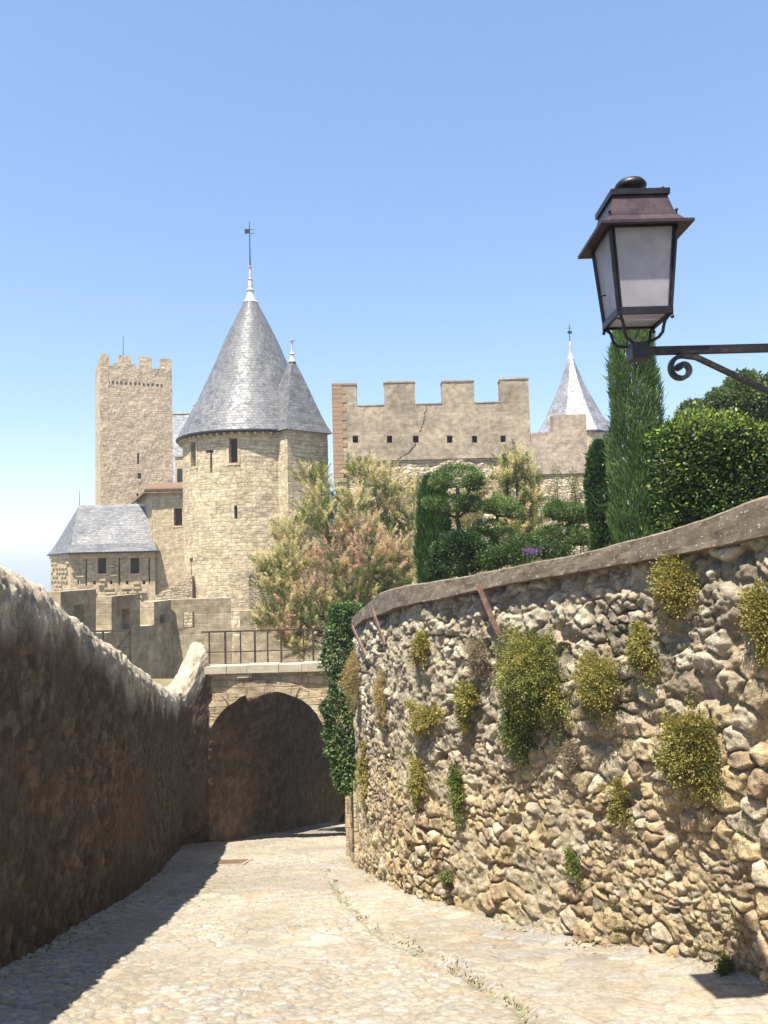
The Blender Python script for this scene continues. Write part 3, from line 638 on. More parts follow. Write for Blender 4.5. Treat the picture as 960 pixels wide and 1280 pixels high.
# ------------------------------------------------------------------ bridge
kb = K(BY)
def bp(px, py, Y=BY): return P(px, py, Y)
Br = thing('arch_bridge', bp(345, 900), 'small stone footbridge with a round arch crossing the lane, ivy at its right end', 'bridge')
c0 = bp(335.5, 943); Rin = 78.5*kb; cx, cz = c0[0], c0[2]
ztop = bp(335, 839)[2]; xl_, xr_ = bp(259, 880)[0], bp(440, 880)[0]
mb = MB(); N_ = 36; dep = 1.6; th0 = math.radians(4)
arc = [(cx+Rin*math.cos(a), cz+Rin*math.sin(a)) for a in np.linspace(math.pi-math.radians(24), math.radians(-2), N_)]
arc = [(xl_, arc[0][1]-.25)]+[p for p in arc if p[0] > xl_+.01]
Y0, Y1 = BY+.04, BY+dep
def subz(za, zb, n=8): return np.linspace(za, zb, n)
for (xa, za), (xb, zb) in zip(arc[:-1], arc[1:]):
    A_ = subz(za, ztop); B_ = subz(zb, ztop)
    for i in range(7):
        j = lambda x, z: .02*float(fbm(x*3, z*3, s=5))
        q = [(xa, A_[i]), (xb, B_[i]), (xb, B_[i+1]), (xa, A_[i+1])]
        mb.face([(x, Y0+j(x, z), z) for x, z in q], q)
        mb.face([(x, Y1, z) for x, z in q[::-1]], q[::-1])
    mb.face([(xa, Y0, za), (xa, Y1, za), (xb, Y1, zb), (xb, Y0, zb)], [(0, xa), (dep, xa), (dep, xb), (0, xb)])
xe, ze = arc[-1]; xq = xr_+.5
mb.face([(xe, Y0, ze), (xq, Y0, ze), (xq, Y0, ztop), (xe, Y0, ztop)]); mb.face([(xe, Y1, ze), (xe, Y1, ztop), (xq, Y1, ztop), (xq, Y1, ze)])
zz_ = bp(430, 990)[2]; xc_ = bp(431, 985)[0]
mb.face([(xe, Y0, ze), (xc_, Y0, zz_), (xq, Y0, zz_), (xq, Y0, ze)]); mb.face([(xe, Y0, ze), (xe, Y1, ze), (xc_, Y1, zz_), (xc_, Y0, zz_)]); mb.face([(xe, Y1, ze), (xq, Y1, ze), (xq, Y1, zz_), (xc_, Y1, zz_)])
mb.build('spandrel_wall', M['bridge'], Br)
# voussoirs
mb = MB(); nvs = 17; aL, aR = math.pi-math.radians(26), math.radians(0)
for k in range(nvs):
    a = aL+(aR-aL)*(k+.04)/nvs; b = aL+(aR-aL)*(k+.96)/nvs; ro = Rin+(.40+.05*random.random())*(.62+.38*abs(k-8)/8); ri = Rin-.012-.04*random.random(); yf = BY-.015-.05*random.random(); a += random.uniform(0, .02); b -= random.uniform(0, .02)
    pts = [(cx+r_*math.cos(t_), cz+r_*math.sin(t_)) for r_, t_ in ((ri, a), (ri, b), (ro, b), (ro, a))]
    if min(p[0] for p in pts) < xl_-.55: continue
    c = [(x, yf, z) for x, z in pts]; d = [(x, BY+.35, z) for x, z in pts]
    mb.hexa([d[0], d[1], c[1], c[0], d[3], d[2], c[2], c[3]][:8])
o = mb.build('arch_ring', M['bridge'], Br); bevel(o, .05, 3)
# coping of the parapet: a row of long slabs
x = xl_-.05
mb = MB(); k = 0
while x < xr_+.4:
    w_ = random.uniform(.55, .95); zt = bp(335, 830.5)[2]+random.uniform(-.02, .02)
    mb.box((x, BY, 0), (0, w_-.012), (-.13-random.random()*.03, .34), (ztop-.02, zt)); x += w_
o = mb.build('coping', M['copstone'], Br); bevel(o, .045, 3)
mb = MB(); mb.box((0, 0, 0), (xl_-.9, xr_+.6), (BY+.34, BY+dep+.05), (ztop-.22, ztop-.03)); mb.build('deck', M['copstone'], Br)
# broken stump of stone under the coping
mb = MB(); q = bp(306, 838, BY-.05); mb.box(q, (-.22, .2), (-.06, .2), (-.20, .12)); o = mb.build('stone_bracket', M['bridge'], Br); bevel(o, .06, 3)

def railing(name, pts, posts, h, label, extra=None, group=None):
    t = thing(name, pts[0], label, 'railing', group)
    A_, B_ = np.array(pts[0]), np.array(pts[1])
    for f, hh in (('top_rail', h), ('middle_rail', h*.42), ('bottom_rail', .08)):
        m = MB(); m.bar(A_+(0, 0, hh), B_+(0, 0, hh), .045 if f == 'top_rail' else .03); m.build(f, M['iron'], t)
    for i, p in enumerate(posts):
        q = A_+(B_-A_)*p; m = MB(); w = .055 if i % 2 else .04; m.bar(q+(0, 0, -.1), q+(0, 0, h-.02), w); m.build('post', M['iron'], t)
    if extra:
        m = MB(); m.bar(*extra, .04); m.build('brace', M['iron'], t)
    return t
Yr = BY+1.45; A_ = bp(252, 831, Yr); B_ = bp(414, 831, Yr); B_[2] = A_[2] = bp(335, 832, Yr)[2]
px_ = [262, 282, 301, 319, 335, 352, 380, 392, 405]
railing('bridge_railing', (A_, B_), [(p-252)/162 for p in px_], bp(335, 788, Yr)[2]-A_[2], 'brown iron railing along the far side of the footbridge')
Yr = BY+1.5; A_ = bp(104, 826, Yr); B_ = bp(163, 826, Yr); B_[2] = A_[2]; h_ = bp(163, 788, Yr)[2]-A_[2]
railing('path_railing', (A_, B_), [.03, .42, .99], h_, 'short brown iron railing with a diagonal brace beyond the left lane wall', (A_+(B_-A_)*.55+(0, 0, .05), B_+(0, 0, h_-.03)))

# ------------------------------------------------------------------ barbican walls with merlons
def gather(*a): return np.array(a)
Ba = thing('crenellated_wall', (*P(110, 800, 30)[:2], -4.9), 'low ashlar wall with big pierced merlons below the gatehouse, shaded on its inner side', 'wall')
def merlon_wall(parent, x0, y0, x1, y1, sill, merl, thick, name='merlon', base=-5.1):
    """merl: list of (u0,u1,ztop,(slot u0,u1,z0,z1)|None)"""
    L = math.hypot(x1-x0, y1-y0); ang = math.atan2(y1-y0, x1-x0); fm = flatmap((x0, y0, 0), ang)
    def f(u, v, w): return fm(u, v, w)
    ul = lines(0, L, .5); vl = lines(base, sill, .5)
    cellwall('curtain', ul, vl, lambda u, v: True, f, thick, M['barb'], parent, amp=.012, seed=3)
    for (a, b, zt, sl_) in merl:
        ex = [sl_[0], sl_[1]] if sl_ else []; ey = [sl_[2], sl_[3]] if sl_ else []
        ul = lines(a, b, .4, ex); vl = lines(sill+.003, zt, .4, ey)
        ok = (lambda u, v: not (sl_[0] < u < sl_[1] and sl_[2] < v < sl_[3])) if sl_ else (lambda u, v: True)
        cellwall(name, ul, vl, ok, f, thick-.004, M['barb'], parent, amp=.006, seed=int(a*10))
# wall A (runs away from us, seen on its shaded side): front side faces the lane (+X)
a0 = P(76, 800, 25.5); a1 = P(216, 800, 33.0)
LA = math.hypot(a1[0]-a0[0], a1[1]-a0[1])
def ua(px):   # px -> distance along wall A
    d = ray(px, 770); den = (a1[0]-a0[0])*d[1]-(a1[1]-a0[1])*d[0]; return LA*(-(a0[0]*d[1]-a0[1]*d[0]))/den
def za(px, py): u = ua(px)/LA; return P(px, py, a0[1]+(a1[1]-a0[1])*u)[2]
m = []
for (p0, p1, py, s0, s1, sy0, sy1) in ((76, 120, 738, 92, 106, 756, 784), (139.5, 175, 744, 152, 162, 761, 787), (192.5, 214, 751, 200, 207, 768, 784)):
    m.append((ua(p0), ua(p1), za((p0+p1)/2, py), (ua(s0), ua(s1), za((s0+s1)/2, sy1), za((s0+s1)/2, sy0))))
merlon_wall(Ba, a0[0], a0[1], a1[0], a1[1], za(140, 790), m, .62)
# wall B faces us
b0 = P(214.5, 800, 33.05); b1 = P(290, 800, 33.6)
LB = math.hypot(b1[0]-b0[0], b1[1]-b0[1]); ub = lambda px: (px-214.5)/75.5*LB; zb_ = lambda py: P(250, py, 33.3)[2]
merlon_wall(Ba, b0[0], b0[1], b1[0], b1[1], zb_(785.5), [(0, LB-.02, zb_(748.5), (ub(229), ub(243), zb_(785), zb_(764)))], .7)
Bc = thing('crenellated_wall', (*P(350, 800, 38)[:2], -4.9), 'low ashlar wall with merlons half hidden behind the bridge railing and tamarisk', 'wall')
x0, x1 = P(292, 800, 37)[0], P(470, 800, 38)[0]
zc = lambda py: P(330, py, 37.5)[2]; uc_ = lambda px: (px-292)*K(37.4)
merlon_wall(Bc, x0, 37, x1, 38, zc(792), [(uc_(300), uc_(334), zc(762), (uc_(315), uc_(322), zc(788), zc(770))), (uc_(350), uc_(384), zc(763), None), (uc_(400), uc_(432), zc(765), None)], .6)

# ------------------------------------------------------------------ round tower
TY = 50.0; kt = K(TY); Tc = P(317.5, 640, TY); Tc = np.array([Tc[0], TY, 0.]); TR = 86*kt
zev = P(317, 537, TY-TR-.3)[2]
Tw = thing('round_tower', (Tc[0], Tc[1], -4.9), 'large round stone tower with a conical blue slate roof and a smaller pointed turret', 'tower')
cm_ = cylmap(Tc, TR)
def tu(px, rr=TR): return rr*math.asin(max(-1, min(1, (px-317.5)*K(TY-TR*.8)/rr)))
def tz(px, py): 
    x = (px-317.5)*K(TY-TR*.8); yy_ = TY-math.sqrt(max(.01, TR*TR-x*x)); return P(px, py, yy_)[2]
ops = []
for (p0, p1, q0, q1) in ((303, 314, 547, 578), (249, 257.5, 552, 583), (308.5, 312.5, 632, 648), (246.3, 248.3, 698, 726), (244.5, 250, 697, 702), (277.4, 280.4, 563, 590), (272, 282.5, 562, 565.5), (232.3, 234, 629, 640)):
    ops.append((tu(p0), tu(p1), tz((p0+p1)/2, q1), tz((p0+p1)/2, q0)))
CIR = 2*math.pi*TR
ul = lines(-CIR/2, CIR/2, .32, [o[0] for o in ops]+[o[1] for o in ops]); vl = lines(-5.5, zev+.05, .35, [o[2] for o in ops]+[o[3] for o in ops])
cellwall('tower_wall', ul, vl, lambda u, v: not any(o[0] < u < o[1] and o[2] < v < o[3] for o in ops), cm_, .8, M['tower'], Tw, amp=.05, closed=True, seed=12)
def wframe(cmap, o, parent, mat=M['tower_b'], w=.12, pr=.035, pane=True):
    u0_, u1_, v0_, v1_ = o; wf = MB()
    for (a, b, c, d) in ((u0_-w, u0_, v0_, v1_), (u1_, u1_+w, v0_, v1_), (u0_-w-.1, u1_+w+.1, v1_, v1_+.2), (u0_-w, u1_+w, v0_-.13, v0_)):
        cs_ = [cmap(uu, vv, ww) for vv in (c, d) for uu, ww in ((a, -pr), (b, -pr), (b, .25), (a, .25))]; wf.hexa([tuple(float(x_) for x_ in p) for p in cs_])
    f = wf.build('window', mat, parent)
    if pane:
        pn = MB(); pn.face([tuple(float(x_) for x_ in cmap(uu, vv, .45)) for uu, vv in ((u0_-.02, v0_-.02), (u1_+.02, v0_-.02), (u1_+.02, v1_+.02), (u0_-.02, v1_+.02))])
        k_ = MB(); 
        pn.build('shutter', M['wood'], f)
    return f
wframe(cm_, ops[0], Tw); wframe(cm_, ops[1], Tw)
# cone
zap = P(313, 371, TY)[2]; zr = lambda py: P(315, py, TY)[2]
prof = [(4.72*kt/kt, zev-.14), (4.86, zev-.02), (4.82, zev+.06)]+[(r_*kt, zr(py)) for r_, py in ((76.5, 519), (64, 496), (49.5, 464), (43, 450), (34, 428), (24, 408), (15.5, 391), (9, 379))]+[(7*kt, zr(375))]
# refine the profile
pr = np.array(prof[2:]); zz_ = np.linspace(pr[0, 1], pr[-1, 1], 40); rr_ = np.interp(zz_, pr[:, 1], pr[:, 0]); kk = np.hanning(9); kk /= kk.sum(); e_ = np.pad(rr_, 4, mode='reflect', reflect_type='odd'); rr_ = np.convolve(e_, kk, 'valid')
mb = MB(); mb.lathe(Tc, list(zip(rr_, zz_)), 96); o = mb.build('cone_roof', M['slate'], Tw, smooth=True, merge=True)
mb = MB(); mb.lathe(Tc, [(4.2, zev-.02), (4.72, zev-.10), (4.86, zev-.02), (4.84, zev+.05), (4.5, zev+.2)], 72); o.data  # eave
mb.build('eave', M['lampmetal'], Tw, smooth=False)
mb = MB()
for k in range(64):
    a = 2*math.pi*k/64; mb.box((Tc[0]+4.5*math.sin(a), Tc[1]-4.5*math.cos(a), zev-.22), (-.07, .07), (-.2, .22), (0, .13), a)
mb.build('eave_brackets', M['tower_b'], Tw)
mb = MB(); z1, z2, z3 = zr(377), zr(367), zr(334)
mb.lathe(Tc, [(.50, z1-.1), (.42, z1), (.24, z2-.1), (.2, z2+.15), (.26, z2+.2), (.17, z2+.35), (.13, z2+.9), (.16, z2+.95), (.1, z2+1.05), (.07, z3)], 20); mb.lathe(Tc, [(.07, z3-.05), (.12, z3), (.12, z3+.06), (0, z3+.1)], 12)
mb.build('finial', M['lead'], Tw, smooth=False)
mb = MB(); z4 = zr(277); mb.tube([(Tc[0], TY, z3), (Tc[0], TY, z4)], [.045, .02], 8); mb.build('vane_rod', M['lampmetal'], Tw)
mb = MB(); zv = zr(289); mb.bar((Tc[0]-.32, TY, zv), (Tc[0]-.02, TY, zv), .03, .30); mb.bar((Tc[0], TY, zv+.10), (Tc[0]+.34, TY, zv+.10), .025); mb.bar((Tc[0], TY, zv-.14), (Tc[0]+.34, TY, zv-.14), .025)
mb.build('weather_vane', M['lampmetal'], Tw)
# corner turret
uc = np.array([P(368, 600, TY-2.6)[0], TY-2.55, 0]); hd = 2.1; sq = hd/math.sqrt(2)*1.0
ang = R(45-4); cnr = [np.array([uc[0]+hd*math.cos(R(a)+R(-4)), uc[1]+hd*math.sin(R(a)+R(-4))]) for a in (-90, 0, 90, 180)]
for i in range(4):
    a, b = cnr[i-1], cnr[i]
    if i == 3: pass
    L_ = np.hypot(*(b-a)); g_ = math.atan2(*(b-a)[::-1]); ul = lines(0, L_, .35); vl = lines(-5.5, zev+.03, .4)
    cellwall('turret_wall', ul, vl, lambda u, v: True, flatmap((a[0], a[1], 0), g_), .3, M['tower'], Tw, amp=.03, seed=20+i)
ap = P(362, 446, uc[1]); apz = ap[2]; mb = MB(); ev = [uc[:2]+(c_-uc[:2])*1.16 for c_ in cnr]; rings = []
for s_c, zf in ((1.0, 0), (.86, .10), (.73, .23), (.49, .50), (.25, .77), (.06, .965)):
    rings.append([(uc[0]+(e_[0]-uc[0])*s_c, uc[1]+(e_[1]-uc[1])*s_c, zev-.04+(apz-zev)*zf) for e_ in ev])
Lz = 0
for a_, b_ in zip(rings[:-1], rings[1:]):
    L2 = Lz+np.linalg.norm(np.array(a_[0])-np.array(b_[0]))
    for i in range(4):
        j = (i+1) % 4; w1 = np.linalg.norm(np.array(a_[i])-np.array(a_[j]))/2; w2 = np.linalg.norm(np.array(b_[i])-np.array(b_[j]))/2
        mb.face([a_[i], a_[j], b_[j], b_[i]], [(-w1, Lz), (w1, Lz), (w2, L2), (-w2, L2)])
    Lz = L2
tr_ = mb.build('turret_roof', M['slate'], Tw)
mb = MB(); mb.lathe((uc[0], uc[1], 0), [(.24, apz-.35), (.13, apz-.05), (.10, apz+.1), (.15, apz+.16), (.08, apz+.3), (.05, apz+.95), (.13, apz+1.0), (.13, apz+1.06), (0, apz+1.12)], 14); mb.build('finial', M['lead'], tr_)

# sloping stair parapet in front of the tower
St = thing('stair_wall', (*P(350, 720, 44)[:2], -4.9), 'sloping stone stair parapet rising to the right, half hidden by the tamarisk', 'wall')
for (xa, ya, xb, yb) in ((311, 716, 345, 697), (378, 659, 404, 646)):
    A_, B_ = P(xa, ya, 44), P(xb, yb, 45.0); mb = MB()
    c = [(A_[0], A_[1], -4.9), (B_[0], B_[1], -4.9), (B_[0], B_[1]+1.1, -4.9), (A_[0], A_[1]+1.1, -4.9), (A_[0], A_[1], A_[2]-.2), (B_[0], B_[1], B_[2]-.2), (B_[0], B_[1]+1.1, B_[2]-.2), (A_[0], A_[1]+1.1, A_[2]-.2)]
    mb.hexa(c); mb.build('parapet', M['rubble'], St)
    d_ = (B_-A_)/np.linalg.norm(B_-A_); mb = MB()
    q = [A_-d_*.15+(0, -.12, -.19), B_+(0, -.12, -.19), B_+(0, 1.2, -.19), A_-d_*.15+(0, 1.2, -.19)]; mb.hexa([tuple(p) for p in q]+[tuple(p+(0, 0, .2)) for p in q])
    o = mb.build('coping', M['copstone'], St)

# ------------------------------------------------------------------ square keep
def face_wall(name, A_, B_, z0, z1, ops, mat, parent, thick=.8, top=None, step=.45, amp=.04, seed=0, extra_v=()):
    """wall from A_ to B_ (plan); ops in (u0,u1,z0,z1); top(u) = height of the wall head"""
    L_ = math.hypot(B_[0]-A_[0], B_[1]-A_[1]); g_ = math.atan2(B_[1]-A_[1], B_[0]-A_[0])
    exu = [o[0] for o in ops]+[o[1] for o in ops]; exv = [o[2] for o in ops]+[o[3] for o in ops]+list(extra_v)
    hu = []
    if top:
        uu = np.linspace(0, L_, 2000); tt_ = np.array([top(u) for u in uu]); ch = np.abs(np.diff(tt_)) > 1e-6; hu = list(uu[:-1][ch]); exv += sorted(set(np.round(tt_, 4)))
    ul = lines(0, L_, step, exu+hu); vl = lines(z0, z1, step, exv)
    return cellwall(name, ul, vl, lambda u, v: (not top or v < top(u)) and not any(o[0] < u < o[1] and o[2] < v < o[3] for o in ops), flatmap((A_[0], A_[1], 0), g_), thick, mat, parent, amp=amp, seed=seed)
def plan_px(px, A_, B_):
    """distance along plan line A-B where the column px crosses"""
    d = ray(px, 560); ex_, ey_ = B_[0]-A_[0], B_[1]-A_[1]; L_ = math.hypot(ex_, ey_); den = ex_*d[1]-ey_*d[0]; return -(A_[0]*d[1]-A_[1]*d[0])/den*L_
def pz(px, py, A_, B_):
    L_ = math.hypot(B_[0]-A_[0], B_[1]-A_[1]); f = plan_px(px, A_, B_)/L_; return P(px, py, A_[1]+(B_[1]-A_[1])*f)[2]
k0 = P(125.5, 540, 86); g = R(24); k0 = k0[:2]; kd = P(217, 540, 88)
k1 = None
for w_ in np.linspace(6, 10, 400):
    q = k0+w_*np.array([math.cos(g), math.sin(g)]); 
    pr_ = (q[0]*rt[0]+q[1]*rt[1])/(q[1]*fw[1]+0)*F+480
    if pr_ >= 217+0: k1 = q; KW = w_; break
if k1 is None: k1 = q; KW = w_
Kp = thing('square_tower', (k0[0], k0[1], -4.9), 'tall square stone tower with battlements, leftmost and highest of the castle', 'tower')
fu = lambda px: plan_px(px, k0, k1); fz_ = lambda px, py: pz(px, py, k0, k1)
zs = fz_(170, 459); zm = fz_(170, 445.5)
mer = [(0, fu(137)), (fu(149), fu(164.5)), (fu(175), fu(191)), (fu(200.5), KW)]; low = [(fu(142.5), fu(149)), (fu(164.5), fu(171)), (fu(191), fu(200.5))]
def topf(u):
    if any(a <= u <= b for a, b in mer): return zm
    return zs+.35*.0 if not any(a <= u <= b for a, b in low[:2]) else zs+.35
ops = [(fu(134.5+i*5.55), fu(134.5+i*5.55+3.1), fz_(170, 482), fz_(170, 478)) for i in range(13)]
ops += [(fu(171.5), fu(173.8), fz_(172, 580), fz_(172, 566)), (fu(172), fu(176), fz_(174, 598), fz_(174, 591)), (fu(170.5), fu(172.6), fz_(172, 620), fz_(172, 616))]
face_wall('keep_front', k0, k1, -5.2, zm, ops, M['square'], Kp, thick=.9, top=topf, seed=31, amp=.06)
dn = np.array([-math.sin(g), math.cos(g)]); dp = 8.6; k3 = k0+dn*dp; k2 = k1+dn*dp
tside = lambda u: zm if (u % 2.6) < 1.45 or u > dp-1 else zs
face_wall('keep_side', k3, k0, -5.2, zm, [], M['square'], Kp, thick=.9, top=lambda u: tside(dp-u), seed=32, amp=.06)
face_wall('keep_side', k1, k2, -5.2, zm, [], M['square'], Kp, thick=.9, top=tside, seed=33, amp=.06)
face_wall('keep_back', k2, k3, -5.2, zm, [], M['square'], Kp, thick=.9, top=lambda u: zm if (u % 2.6) < 1.45 else zs, seed=34, amp=.06)
mb = MB(); cnt = [k0+(k1-k0)*a+dn*b for a, b in ((.03, .3), (.97, .3), (.97, dp-.3), (.03, dp-.3))]; mb.hexa([(p[0], p[1], zs-2.3) for p in cnt]+[(p[0], p[1], zs-1.6) for p in cnt]); mb.build('roof_terrace', M['copstone'], Kp)
q = P(154, 443, 90); mb = MB(); mb.tube([(q[0], 90, zs-1.7), (q[0], 90, P(154, 419, 90)[2])], [.06, .03], 6); mb.build('lightning_rod', M['lampmetal'], Kp)

# ------------------------------------------------------------------ pale slate roofed hall behind
Y_ = 104; Hl = thing('great_hall', (*P(245, 640, Y_)[:2], -4.9), 'distant hall with a pale grey slate roof showing between square and round towers', 'building')
a, b = P(190, 600, Y_), P(300, 600, Y_); ze_, zr_ = P(230, 604, Y_)[2], P(230, 516.5, Y_+6)[2]
mb = MB(); mb.box((0, 0, 0), (a[0], b[0]), (Y_, Y_+12), (-5, ze_)); mb.build('wall', M['square'], Hl)
mb = MB(); A_, B_ = a[0]-.3, b[0]+.3
mb.face([(A_, Y_-.4, ze_-.1), (B_, Y_-.4, ze_-.1), (B_, Y_+6, zr_), (A_, Y_+6, zr_)]); mb.face([(B_, Y_+12.4, ze_-.1), (A_, Y_+12.4, ze_-.1), (A_, Y_+6, zr_), (B_, Y_+6, zr_)]); mb.face([(A_, Y_+12.4, ze_-.1), (A_, Y_-.4, ze_-.1), (A_, Y_+6, zr_)]); mb.face([(B_, Y_-.4, ze_-.1), (B_, Y_+12.4, ze_-.1), (B_, Y_+6, zr_)])
rf = mb.build('roof', M['slate_pale'], Hl)
mb = MB(); mb.bar((A_, Y_+6, zr_+.03), (B_, Y_+6, zr_+.03), .5, .35); mb.build('ridge', M['lead'], rf)
q = P(242.5, 516, Y_+6); mb = MB(); mb.lathe((q[0], Y_+6, 0), [(.25, zr_), (.13, zr_+.4), (.10, zr_+1.0), (.2, zr_+1.1), (.2, zr_+1.25), (0, zr_+1.35)], 10); mb.build('finial', M['lead'], rf)
Y_ = 80; a, b = P(219, 590, Y_), P(236, 590, Y_); Ch = thing('stone_turret', (a[0], Y_, -4.9), 'short shaded stone turret squeezed between the square tower and the round one', 'turret')
mb = MB(); mb.box((0, 0, 0), (a[0], b[0]), (Y_, Y_+3), (-5, P(225, 571, Y_)[2])); mb.build('wall', M['gate'], Ch)
mb = MB(); mb.box((0, 0, 0), (a[0]-.1, b[0]+.1), (Y_-.12, Y_+3.1), (P(225, 571, Y_)[2], P(225, 570, Y_)[2]+.12)); mb.build('coping', M['copstone'], Ch)
mb = MB(); mb.box((0, 0, 0), (P(221.5, 600, Y_)[0], P(232, 590, Y_)[0]), (Y_-.03, Y_+.1), (P(225, 606, Y_)[2], P(225, 586, Y_)[2])); mb.build('window', M['dark'], Ch)

# ------------------------------------------------------------------ tile roofed block
Y_ = 59.3; Tb = thing('tile_roofed_block', (*P(210, 700, Y_)[:2], -4.9), 'tall narrow stone building with a small orange clay tile roof beside the round tower', 'building')
a = P(190, 650, Y_)[:2]; b = P(240, 650, Y_)[:2]; c_ = P(170.5, 650, Y_+6.5)[:2]
zt_ = P(210, 614.5, Y_)[2]
ow = (plan_px(216.5, a, b), plan_px(227, a, b), pz(222, 657, a, b), pz(222, 635, a, b))
face_wall('front_wall', a, b, -5.2, zt_, [ow], M['gate'], Tb, thick=.6, seed=41)
wframe(flatmap((a[0], a[1], 0), 0), ow, Tb, M['tower_b'])
face_wall('side_wall', c_, a, -5.2, zt_, [], M['gate'], Tb, thick=.6, seed=42)
mb = MB(); up1 = zt_+.05; o1 = .35
A1 = (a[0]-.5, a[1]-.45, up1); B1 = (b[0]+.5, b[1]-.45, up1); dC = (c_-a); C1 = (c_[0]-.5, c_[1]-.2, P(168, 630, Y_+6.5)[2]); top1 = P(190, 607.5, Y_+2.2)[2]
T1 = (a[0]+.2, a[1]+2.4, top1+.15); T2 = (b[0]+.5, b[1]+2.4, top1+.15)
mb.face([A1, B1, T2, T1]); mb.face([C1, A1, T1, (c_[0]+.4, c_[1]+1.5, C1[2]+.9)]); dz = .16
mb.face([(p[0], p[1], p[2]-dz) for p in (B1, A1, T1, T2)]); mb.face([(p[0], p[1], p[2]-dz) for p in (A1, C1, (c_[0]+.4, c_[1]+1.5, C1[2]+.9), T1)])
mb.face([(A1[0], A1[1], A1[2]-dz), (B1[0], B1[1], B1[2]-dz), B1, A1]); mb.face([(C1[0], C1[1], C1[2]-dz), (A1[0], A1[1], A1[2]-dz), A1, C1])
rf = mb.build('roof', M['tile'], Tb)
mb = MB(); n_ = 22
for i in range(n_):
    x = A1[0]+.12+(B1[0]-A1[0]-.2)*i/n_; mb.tube([(x, A1[1]-.05, A1[2]+.05), (x, T1[1], T1[2]+.05)], .085, 6)
mb.build('roof_tiles', M['tile'], rf)

# ------------------------------------------------------------------ gatehouse with the slate roof
Y_ = 58; Gh = thing('gatehouse', (*P(130, 740, Y_)[:2], -4.9), 'low bossed stone gatehouse with a hipped grey slate roof at the far left', 'building')
g0 = P(88, 720, Y_)[:2]; g1 = P(194, 720, Y_+1.0)[:2]; gl = P(63.5, 720, Y_+4.6)[:2]
ze_ = pz(130, 690, g0, g1)
wins = [(plan_px(a_, g0, g1), plan_px(b_, g0, g1), pz((a_+b_)/2, 717, g0, g1), pz((a_+b_)/2, 697.5, g0, g1)) for a_, b_ in ((121.5, 132.5), (162, 173.5))]
holes = [(plan_px(a_, g0, g1), plan_px(a_+3.2, g0, g1), pz(a_, 730.5, g0, g1), pz(a_, 726, g0, g1)) for a_ in (96.5, 116, 136.5, 156.5, 177)]
face_wall('front_wall', g0, g1, -5.2, ze_, wins+holes, M['gate'], Gh, thick=.6, seed=51, amp=.02)
wl = []
face_wall('side_wall', gl, g0, -5.2, ze_, [], M['gate'], Gh, thick=.5, seed=52, amp=.02)
gm = flatmap((g0[0], g0[1], 0), math.atan2(g1[1]-g0[1], g1[0]-g0[0]))
for w_ in wins: wframe(gm, w_, Gh, M['tower_b'], .08, .05)
# projecting boss courses
mb = MB(); LG = math.hypot(*(g1-g0)); grooves = [plan_px(p, g0, g1) for p in (107.5, 148.5, 185.5)]
z_ = pz(130, 701, g0, g1); row = 0
while z_ > pz(130, 752, g0, g1):
    u_ = .1+(.3 if row % 2 else 0)
    while u_ < LG-.5:
        w_ = random.uniform(.38, .75)
        bad = any(u_ < o[1]+.18 and u_+w_ > o[0]-.18 and z_-.16 < o[3]+.15 and z_ > o[2]-.15 for o in wins+holes) or any(u_-.05 < q < u_+w_+.05 for q in grooves)
        if bad: u_ += .1; continue
        if random.random() > .1:
            cs_ = [gm(uu, vv, ww) for vv in (z_-.15, z_) for uu, ww in ((u_, -.17), (u_+w_, -.17), (u_+w_, .04), (u_, .04))]; mb.hexa(cs_)
        u_ += w_+.14
    z_ -= .335; row += 1
o = mb.build('boss_stones', M['gate'], Gh)
sm_ = flatmap((gl[0], gl[1], 0), math.atan2(g0[1]-gl[1], g0[0]-gl[0])); LS = math.hypot(*(g0-gl)); mb = MB(); z_ = pz(130, 701, g0, g1); row = 0
while z_ > pz(130, 752, g0, g1):
    u_ = .2+(.35 if row % 2 else 0)
    while u_ < LS-.7:
        w_ = random.uniform(.5, .9); cs_ = [sm_(uu, vv, ww) for vv in (z_-.15, z_) for uu, ww in ((u_, -.10), (u_+w_, -.10), (u_+w_, .04), (u_, .04))]
        if random.random() > .25: mb.hexa(cs_)
        u_ += w_+.2
    z_ -= .335; row += 1
mb.build('boss_stones', M['gate'], Gh)
mb = MB()
for q in grooves:
    cs_ = [gm(uu, vv, ww) for vv in (pz(130, 731, g0, g1), pz(130, 698, g0, g1)) for uu, ww in ((q-.05, -.012), (q+.05, -.012), (q+.05, .02), (q-.05, .02))]; mb.hexa(cs_)
mb.build('drain_grooves', M['dark'], Gh)
cs_ = [gm(uu, vv, ww) for vv in (-5.1, ze_-.2) for uu, ww in ((.5, .9), (LG-.3, .9), (LG-.3, 4.5), (.9, 4.0))]; mb = MB(); mb.hexa(cs_); mb.build('dark_backing', M['dark'], Gh)  # solid dark box added behind the wall so no sky shows through holes
# smooth band under the eave
cs_ = [gm(uu, vv, ww) for vv in (ze_-.42, ze_-.003) for uu, ww in ((-.02, -.12), (LG+.02, -.12), (LG+.02, .05), (-.02, .05))]; mb = MB(); mb.hexa(cs_)
cs_ = [sm_(uu, vv, ww) for vv in (ze_-.42, ze_-.003) for uu, ww in ((0, -.12), (LS+.02, -.12), (LS+.02, .05), (0, .05))]; mb.hexa(cs_); mb.build('eave_band', M['tower_b'], Gh)
E0 = P(59.5, 693, Y_+4.9); E1 = P(86, 689, Y_-.6); E2 = P(196, 688.5, Y_+.4); R0 = P(98, 633.5, Y_+4.0); R1 = P(183, 632, Y_+4.0)
E0[2] = E1[2] = E2[2] = ze_; R1[2] = R0[2]
E3 = np.array([E2[0]+.2, E2[1]+8.5, ze_]); E4 = np.array([E0[0]+1.5, E0[1]+4.5, ze_])
R1b = R1
mb = MB(); sub = 1
